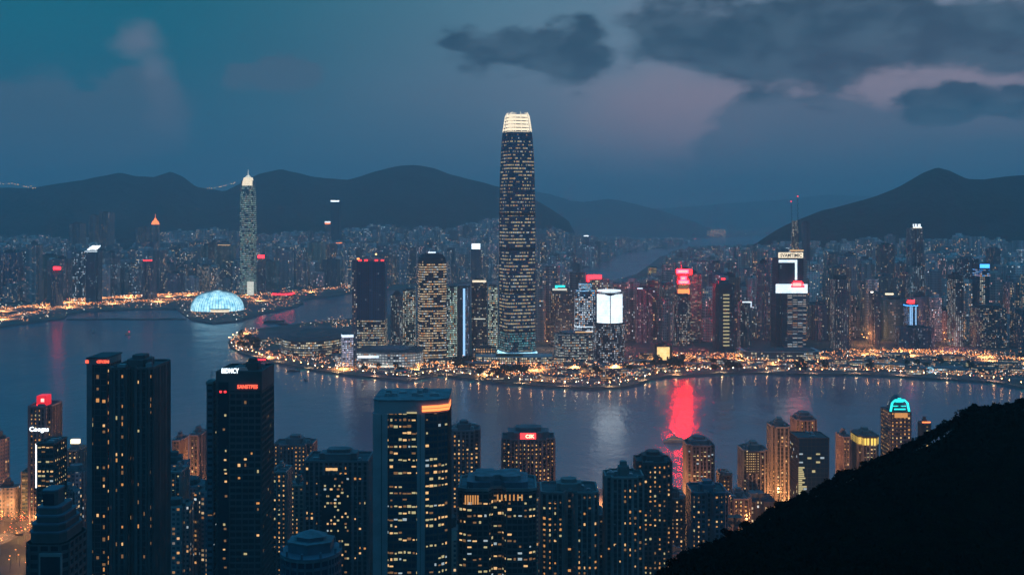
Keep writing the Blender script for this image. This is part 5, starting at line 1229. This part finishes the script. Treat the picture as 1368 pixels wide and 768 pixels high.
m = mass('b', 2900, NOLO, lambda: rnd.uniform(-200, 800), lambda px: 2950 + 3200 * rnd.random() ** 1.2, kow, lambda px, d: rnd.uniform(40, 135), (28, 52), terrain, ['grey', 'bluish', 'mauve', 'grey', 'dark', 'pale'])
tag(m.build('distant_city', 'facade'), kind='stuff')
m = mass('c', 2600, NOLO, lambda: rnd.uniform(640, 1120), lambda px: 5000 + 7500 * rnd.random() ** 1.1, kow, lambda px, d: rnd.uniform(20, 120), (40, 90), terrain, ['grey', 'bluish', 'mauve', 'pale'])
tag(m.build('distant_city', 'facade'), kind='stuff')
m = mass('d', 700, BAY, lambda: rnd.uniform(820, 1120), lambda px: 4200 + 4000 * rnd.random(), isl, lambda px, d: rnd.uniform(20, 80), (30, 60), terrain, ['grey', 'bluish', 'mauve'])
tag(m.build('distant_city', 'facade'), kind='stuff')

# low waterfront buildings with lit edges
cnt = 0
LOWS = []
for _ in range(6000):
    if cnt >= 74: break
    px = rnd.uniform(322, 1385); py = rnd.uniform(455 if px < 460 else 476, 512); x, d = GP(px, py)
    W = rnd.uniform(16, 48)
    if not edge_ok(isl, x, d, 16) or occ_hit(x, d, W * .45): continue
    hh = rnd.uniform(4, 9); o = empty('low_building', (x, d, 3), None, None, 'low buildings along the island waterfront')
    P = fit(rnd.choice(['box', 'bow', 'wings', 'cham']), W, W * rnd.uniform(.35, .6), rnd.uniform(-12, 12)); tone = rnd.choice(['grey', 'brown', 'pale', 'dark'])
    m = MB(); m.prism(P, 0, hh, TONES[tone], (*rnd.choice([WARM, YEL, ORG, YEL]), rnd.uniform(.3, .8)), (3, 3.2, .5, .9), rnd.uniform(0, 900)); m.build('facade', 'facade', o)
    m = MB(); m.prism(scl(P, 1.06), hh + .02, hh + .7, bottom=True); m.build('roof', rnd.choice(['roofing', 'pale_roofing', 'dark_concrete']), o)
    occ_add(x, d, W * .4); PEND.append((f'{tone} {"long" if W > 32 else "short"} waterfront hall', 'near the ' + min(LMK, key=lambda q: abs(q[1] - px))[0], px, o)); o['category'] = 'low building'; cnt += 1; LOWS.append(o)
PEND[:] = PEND[-cnt:]; flush_labels()

# ------------------------------------------------------------------ street lamps: individuals nearest the camera, the rest one mass of lights
LAMPM = {}
def lamp_mesh(mn, r, h):
    k = (mn, round(r, 2), h)
    if k not in LAMPM:
        m = MB(); m.tube((0, 0, 0), (0, 0, h), .14, 4, .1, mi=0); m.tube((0, 0, h), (0, -1.2, h + .3), .1, 4, mi=0); m.ball((0, -1.3, h + .3), r, 1, .7); LAMPM[k] = m.mesh('street_lamp', ['metal', mn])
    return LAMPM[k]
nl = 0
def lamp(x, y, z, mn, r, h, group, label, bulb=None, cat='street lamp'):
    global nl
    o = bpy.data.objects.new('street_lamp', lamp_mesh(mn, r, h)); col.objects.link(o); o.location = (x, y, z); tag(o, label, cat, group); nl += 1
    if bulb:
        L = bpy.data.lights.new('lamp_light', 'POINT' if group.startswith(('orange street', 'lamps in')) else 'SPOT'); L.color = bulb[1]; L.energy = bulb[0]; L.shadow_soft_size = 1.0 
        if L.type == 'SPOT': L.spot_size = R(158); L.spot_blend = .35
        q = bpy.data.objects.new('lamp_light', L); col.objects.link(q); q.parent = o; q.location = (0, -1.4, h + (2.5 if L.type == 'POINT' else -.8))
OC = (1, .40, .12)
for i in range(64):                         # streets between the near towers
    for _ in range(40):
        px = rnd.choice([rnd.uniform(-10, 70), rnd.uniform(-10, 120), rnd.uniform(225, 290), rnd.uniform(350, 440), rnd.uniform(560, 680), rnd.uniform(780, 1120), rnd.uniform(0, 60)]); d = rnd.uniform(745, 970)
        if d < shore_d(px) - 8 and not occ_hit(PX(px, d), d, 1.5): break
    lamp(PX(px, d), d, 3.9, 'lamp_orange', .55, 8, 'orange street lamps between the foreground towers', 'orange street lamp in the streets between the foreground towers', (GLOW_NEAR * (.12 if px < 110 else 1), OC) if i % 2 == 0 else None)
SH = shore(ISH, 5, 1.6); acc = 0; last = SH[0]; pts = []
for p in SH:
    if math.hypot(p[0] - last[0], p[1] - last[1]) > 15: pts.append(p); last = p
k = 0
for (x, y) in pts:
    if y > 2400 or x > 1000: continue
    yy = y + 7
    if not inside(isl, x, yy): continue
    lamp(x, yy, 3, rnd.choice(['quay_lamp', 'quay_lamp_pale', 'quay_lamp']), .62, 6, 'promenade lamps along the island quay', 'small lamp on the quay edge of the island promenade', (GLOW_FAR * .3, (1, .55, .25)) if k % 4 == 0 else None); k += 1
    if nl > 250: break
for rn in ('spine', 'exp'):
    P_ = ROADS[rn]; 
    for i, (x, y) in enumerate(P_):
        if i % 3 == 0 and nl < 300 and x < 1000: lamp(x, y + (12 if i % 2 else -12), 3, 'lamp_orange', .8, 9, 'orange lamps along the island highway', 'tall orange lamp beside the island highway', (GLOW_FAR, OC) if i % 6 == 0 else None)
k = 0
for _ in range(4000):                      # lamps deep in the streets of the island shore city
    if k >= 46: break
    px = rnd.uniform(700, 1390); d = rnd.uniform(2000, 2700); x = PX(px, d)
    if inside(isl, x, d) and not occ_hit(x, d, 3): lamp(x, d, 3, 'lamp_orange', 1.0, 14, 'lamps in the streets of the island shore city', 'orange lamp in the streets between the island shore towers', (26000, rnd.choice([OC, OC, (1, .5, .3), (1, .3, .25)]))); k += 1
m = MB(); LM_ = ['lamp_orange', 'lamp_amber', 'lamp_white', 'lamp_red']
def dot(x, y, z, r, mi): m.ball((x, y, z), r, mi, .8)
def pick(): return rnd.choices([0, 1, 2, 3], [44, 32, 21, 3])[0]
for rn, n_, rr in (('spine', 900, .8), ('exp', 800, .8), ('front', 320, .65), ('tip', 420, .7), ('kw', 520, 1.15), ('kw2', 520, 1.25), ('kw3', 420, 1.25)):
    P_ = ROADS[rn]
    for _ in range(n_):
        i = rnd.randrange(len(P_) - 1); u = rnd.random(); x = P_[i][0] + (P_[i + 1][0] - P_[i][0]) * u + rnd.gauss(0, 4); y = P_[i][1] + (P_[i + 1][1] - P_[i][1]) * u + rnd.gauss(0, 8)
        if (inside(isl, x, y) or inside(kow, x, y)): dot(x, y, 3 + rnd.uniform(3, 9), rr * rnd.uniform(.5, 1.15), pick() if rnd.random() < .3 else 0)
def scat(n_, p0, p1, y0, y1, poly, rr, zz=(2, 9)):
    k = 0
    for _ in range(n_ * 3):
        px, py = rnd.uniform(p0, p1), rnd.uniform(y0, y1)
        if noise.noise(Vector((px / 22, py / 5, 9))) + .25 < rnd.uniform(-.3, .5): continue
        x, y = GP(px, py)
        if inside(poly, x, y) and not occ_hit(x, y, .5): dot(x, y, 3 + rnd.uniform(*zz), rr * rnd.choice((.35, .45, .6, .8, 1.15)), pick()); k += 1
        if k >= n_: break
for rn, n_, rr in (('near_road', 150, .38), ('near_road2', 150, .38), ('near_road3', 60, .38)):
    P_ = ROADS[rn]
    for _ in range(n_):
        i = rnd.randrange(len(P_) - 1); u = rnd.random(); dot(P_[i][0] + (P_[i + 1][0] - P_[i][0]) * u + rnd.gauss(0, 4), P_[i][1] + (P_[i + 1][1] - P_[i][1]) * u + rnd.gauss(0, 5), 5 + rnd.uniform(0, 5), rr * rnd.uniform(.5, 1.1), rnd.choice([0, 0, 0, 1, 3]))
scat(900, 310, 620, 455, 508, isl, .62); scat(500, 600, 880, 478, 517, isl, .62); scat(620, 870, 1385, 472, 506, isl, .62)
scat(160, 308, 345, 442, 472, isl, .75); scat(120, 400, 480, 424, 440, isl, .7)
scat(700, -30, 330, 396, 436, kow, .95); scat(200, 330, 405, 392, 418, kow, .95); scat(420, 340, 800, 356, 398, kow, 1.2)
scat(160, 690, 880, 372, 400, isl, 1.0); scat(120, 790, 1010, 308, 334, kow, 3.0, (3, 20)); scat(110, 978, 1015, 316, 330, isl, 3.2, (5, 40)); scat(60, 760, 960, 318, 336, kow, 3.0)
tag(m.build('street_lights', LM_), kind='stuff')
# orange lit container port across the far bay
x, y = GP(957, 316.5, 3); t = Tower('port_terminal', 'long warm lit terminal far off beyond the second bay', 'terminal', 944, 970, 309, 11500, 'box', 200); t.facade((.3, .2, .12), ORG, .9, 14, 12, .6, 1.2); t.part('roof', 'roofing', scl(t.P, .9), t.Z + .02, t.Z + 6); m = MB()
for k in range(5): a = (k / 4 - .5) * t.W * .8; m.box(a - 4, a + 4, -t.D / 2 - 2, -t.D / 2 + 2, t.Z + .02, t.Z + 22)
m.build('cranes', 'window_amber', t.root)
# strings of lamps along the crest roads of the left mountains
for tab_ in ([(0, 245.5), (8, 246), (16, 245.4), (24, 247), (32, 249), (38, 250.6), (44, 251.5), (51, 251)], [(273, 253), (280, 251.5), (287, 251), (293, 250), (299, 248.4), (304, 247.6), (309, 246), (314, 244.4), (318, 243.6)]):
    for (a, b), (c, e) in zip(tab_, tab_[1:]):
        for u in (0, rnd.uniform(.35, .6)):
            if rnd.random() < .3: continue
            px, py = a + (c - a) * u, b + (e - b) * u + rnd.uniform(-.4, .4); d = 6500 - rnd.uniform(0, 60); zg = terrain(px, d); zt = PZ(py, d)
            if zt < zg + 6: zt = zg + rnd.uniform(8, 14)
            mm = MB(); mm.tube((0, 0, 0), (0, 0, zt - zg), .8, 4, .5, mi=0); mm.ball((0, 0, zt - zg), 2.6, 1); o = mm.build('ridge_lamp', ['metal', 'lamp_amber']); o.location = (PX(px, d), d, zg)
            tag(o, 'tiny lamp on a mast along the crest road of the left mountains', 'lamp', 'lamps along the mountain crest road')
# local glow of the roads on the far shore
for rn, st in (('kw', 2), ('kw2', 2), ('spine', 2), ('exp', 2), ('tip', 3), ('kw3', 3)):
    for i, (x, y) in enumerate(ROADS[rn]):
        if i % st == 0 and x < 1100:
            lamp(x, y + 16 if rn[0] == 'k' else y - 10, 3, 'lamp_orange', 1.2, 9 if rn[0] != 'k' else 12, 'floodlight masts beside the shore roads', 'tall orange floodlight mast beside a shore road', (GLOW_FAR * (7 if rn[0] == 'k' else 4), OC), 'floodlight')
# ================================================================== BOATS, TREES, SHRUBS
def boat(px, py, L, name, label, cat='boat', yaw=0, lights=True, tall=1.0, dark=False):
    x, y = GP(px, py, 0); r_ = empty(name, (x, y, 0), label, cat); r_.rotation_euler = (0, 0, R(yaw))
    B = L * .13; sec = [(-.5, .75, 1.0), (-.3, 1, .95), (.1, 1, 1.0), (.35, .7, 1.15), (.5, .05, 1.45)]; Hh = L * .085
    m = MB()
    rings = [[(a * L, -b * B, c * Hh), (a * L * .97, -b * B * .7, -.4), (a * L * .97, b * B * .7, -.4), (a * L, b * B, c * Hh)] for a, b, c in sec]
    for A, Bq in zip(rings, rings[1:]):
        for i in range(3): m.face([A[i], A[i + 1], Bq[i + 1], Bq[i]])
        m.face([A[3], A[0], Bq[0], Bq[3]])
    m.face(rings[0]); m.build('hull', 'dark_hull' if dark else 'hull', r_)
    m = MB(); m.prism([(-.36 * L, -B * .7), (.18 * L, -B * .7), (.26 * L, 0), (.18 * L, B * .7), (-.36 * L, B * .7)], Hh * 1.02, Hh * 1.02 + 2.0 * tall, tint=(.3, .3, .3)); m.build('cabin', 'hull', r_)
    m = MB(); m.box(-.33 * L, .16 * L, -B * .74, B * .74, Hh * 1.02 + .7, Hh * 1.02 + 1.4); m.build('window_band', 'window_dim' if lights else 'dark_glass', r_)
    m = MB(); m.box(-.2 * L, .08 * L, -B * .5, B * .5, Hh * 1.02 + 2.02 * tall, Hh * 1.02 + 3.7 * tall); m.build('wheelhouse', 'hull', r_)
    m = MB(); m.tube((-.05 * L, 0, Hh + 3.7 * tall), (-.07 * L, 0, Hh + 7 * tall), .14, 4); m.tube((-.1 * L, 0, Hh + 5.5 * tall), (0, 0, Hh + 5.6 * tall), .1, 4); m.build('mast', 'metal', r_)
    if lights: m = MB(); m.ball((-.07 * L, 0, Hh + 7.2 * tall), .3); m.build('mast_lamp', 'lamp_white', r_)
    return r_
boat(903, 590, 27, 'ferry_boat', 'white ferry boat crossing the red reflection in the harbour', 'ferry', 6, True, 1.0)
boat(124, 444, 17, 'small_boat', 'small dark boat, left one of two off the far left shore', 'boat', 90, False, 1.5)
b = boat(171, 447, 15, 'small_boat', 'small boat with a pinkish lamp, right one of two off the far left shore', 'boat', 30, True, 1.5); m = MB(); m.ball((2, 0, 6), 1.3); m.build('deck_lamp', 'neon_red_deep', b)
boat(392, 496, 20, 'moored_barge', 'low dark barge moored below the island tip quay', 'barge', 10, False, .7, True)
boat(366, 431, 46, 'long_barge', 'long dark barge silhouetted on the red reflection of the pavilion', 'barge', 4, False, .6, True)
boat(378, 433.5, 34, 'long_barge', 'second shorter dark barge lying slanted on the red reflection', 'barge', -38, False, .5, True)
boat(408, 508, 13, 'small_boat', 'small dark boat with a faint wake off the island tip', 'boat', 120, False, .8, True)
# jetty with a red and white hall at the tip
x, y = GP(346, 480); r_ = empty('ferry_pier', (x, y - 4, 0), 'small pier hall with red lit front below the island tip', 'pier')
m = MB(); m.box(-16, 16, -7, 7, -3, 2.4); m.build('deck', 'stone_quay', r_); m = MB(); m.box(-13, 13, -4, 4, 2.42, 6); m.build('hall', 'concrete', r_); m = MB(); m.box(-12, 12, -4.5, -4.05, 3, 4.6); m.build('red_sign', 'neon_red', r_); m = MB(); m.prism([(-14, -5.5), (14, -5.5), (14, 5.5), (-14, 5.5)], 6.02, 7.4, poly2=[(-12, -1), (12, -1), (12, 1), (-12, 1)], bottom=True); m.build('roof', 'pale_roofing', r_)
# ferry terminal at the right quay
x, y = GP(1256, 497); r_ = empty('ferry_terminal', (x, y, 3), 'white lit ferry terminal on the right part of the island quay', 'terminal')
m = MB(); m.prism([(p * 62, q * 20) for p, q in plan('box')], 0, 7, (.3, .3, .3), (.72, .95, 1, .9), (3, 3.4, .4, 1.2), 3.); m.build('hall', 'facade', r_)
m = MB(); m.prism([(p * 66, q * 24) for p, q in plan('box')], 7.02, 7.9, bottom=True); m.build('roof', 'pale_roofing', r_)
m = MB(); m.tube((-20, -11, 1), (-20, -11, 9), .3, 5)
for k in range(12): a, b = k * math.pi / 6, (k + 1) * math.pi / 6; m.tube((-20 + 5 * math.cos(a), -12.5, 5 + 4 * math.sin(a)), (-20 + 5 * math.cos(b), -12.5, 5 + 4 * math.sin(b)), .5, 4)
m.build('ring_light', 'screen_blue', r_)
x, y = GP(1318, 490); r_ = empty('bus_hall', (x, y, 3), 'long yellow lit hall right of the white ferry terminal', 'hall'); m = MB(); m.prism([(p * 58, q * 18) for p, q in plan('box')], 0, 6, (.3, .28, .2), (1, .85, .4, .95), (3, 3, .6, 1.1), 5.); m.build('hall', 'facade', r_); m = MB(); m.prism([(p * 62, q * 22) for p, q in plan('box')], 6.02, 6.8, bottom=True); m.build('roof', 'roofing', r_)

def crown_mesh(r, n, leaf, sq=.8, mat_='leaves'):
    m = MB(); lobes = [(rnd.uniform(-.5, .5) * r, rnd.uniform(-.5, .5) * r, rnd.uniform(-.25, .45) * r * sq, rnd.uniform(.42, .7) * r) for _ in range(6)]
    for _ in range(n):
        cx, cyy, cz, cr = rnd.choice(lobes); v_ = Vector((rnd.gauss(0, 1), rnd.gauss(0, 1), rnd.gauss(0, 1))).normalized() * cr * rnd.uniform(.6, 1.08)
        c = Vector((cx + v_.x, cyy + v_.y, cz + v_.z * sq)); a = Vector((rnd.gauss(0, 1), rnd.gauss(0, 1), rnd.gauss(0, 1))).normalized(); b = a.orthogonal().normalized(); s_ = leaf * rnd.uniform(.5, 1.2)
        m.face([tuple(c - a * s_), tuple(c + b * s_ * .6), tuple(c + a * s_), tuple(c - b * s_ * .6)])
    return m.mesh('crown', [mat_])
TC = [crown_mesh(5, 170, 1.5) for _ in range(3)]
mt = MB(); mt.tube((0, 0, -.5), (0, 0, 5), .4, 6, .22); mt.tube((0, 0, 3.2), (1.8, .6, 6), .2, 5, .1); mt.tube((0, 0, 3.6), (-1.6, -.4, 6.4), .18, 5, .1); TM = mt.mesh('trunk', ['bark'])
def tree(x, y, z, s_, label, group, crowns=TC, trunk=TM, name='tree', cat='tree', sz=1.0):
    r_ = empty(name, (x, y, z), label, cat, group); r_.scale = (s_, s_, s_ * sz); r_.rotation_euler = (0, 0, rnd.uniform(0, 6))
    for nm, me, zz_ in (('trunk', trunk, 0), ('crown', rnd.choice(crowns), 6.5)):
        o = bpy.data.objects.new(nm, me); col.objects.link(o); o.parent = r_; o.location = (0, 0, zz_)
cnt = 0
for _ in range(3000):
    if cnt >= 110: break
    px, py = rnd.choice([(rnd.gauss(621, 9), rnd.gauss(489, 2)), (rnd.gauss(665, 16), rnd.gauss(500, 1.5)), (rnd.gauss(888, 12), rnd.gauss(490, 3)), (rnd.uniform(312, 345), rnd.uniform(450, 474)), (rnd.uniform(340, 860), rnd.uniform(488, 512)), (rnd.uniform(880, 1368), rnd.uniform(480, 500))]); x, y = GP(px, py)
    if not edge_ok(isl, x, y, 7) or occ_hit(x, y, 3.2): continue
    occ_add(x, y, 3); cnt += 1; tree(x, y, 3, rnd.uniform(.8, 1.5), 'round dark tree in the parks of the island waterfront', 'trees in the waterfront parks')
# shrubs and small trees along the crest of the dark spur
SC = [crown_mesh(1.6, 520, .26, .75, 'scrub') for _ in range(4)]
ms = MB(); ms.tube((0, 0, -1.4), (0, 0, .5), .12, 5, .08); ms.tube((0, 0, -.4), (.6, .2, .7), .06, 4, .03); ms.tube((0, 0, -.3), (-.6, -.1, .8), .06, 4, .03); SM = ms.mesh('stem', ['bark'])
def shrub(px, dd, s_, label='dark shrub on the crest of the near hillside', group='shrubs on the hillside crest'):
    d = DC(px) + dd; z = near_h(px, d); r_ = empty('shrub', (PX(px, d), d, z + .3), label, 'shrub', group); r_.scale = (s_,) * 3; r_.rotation_euler = (0, 0, rnd.uniform(0, 6))
    for nm, me in (('stem', SM), ('crown', rnd.choice(SC))):
        o = bpy.data.objects.new(nm, me); col.objects.link(o); o.parent = r_; o.location = (0, 0, 0 if nm == 'stem' else .9)
for k in range(130):
    px = rnd.uniform(900, 1440); shrub(px, rnd.uniform(-10, 2), rnd.uniform(.45, .95))
for px, dd, s_ in ((1268, -2, 1.1), (1290, 0, 1.3), (1302, -4, 1.2), (1318, -2, 1.0), (1332, -3, 1.1), (1350, -1, .9), (1242, -2, .9), (1256, -3, .8), (1281, -5, 1.0), (1364, -2, 1.0)): shrub(px, dd, s_)
# undergrowth over the spur
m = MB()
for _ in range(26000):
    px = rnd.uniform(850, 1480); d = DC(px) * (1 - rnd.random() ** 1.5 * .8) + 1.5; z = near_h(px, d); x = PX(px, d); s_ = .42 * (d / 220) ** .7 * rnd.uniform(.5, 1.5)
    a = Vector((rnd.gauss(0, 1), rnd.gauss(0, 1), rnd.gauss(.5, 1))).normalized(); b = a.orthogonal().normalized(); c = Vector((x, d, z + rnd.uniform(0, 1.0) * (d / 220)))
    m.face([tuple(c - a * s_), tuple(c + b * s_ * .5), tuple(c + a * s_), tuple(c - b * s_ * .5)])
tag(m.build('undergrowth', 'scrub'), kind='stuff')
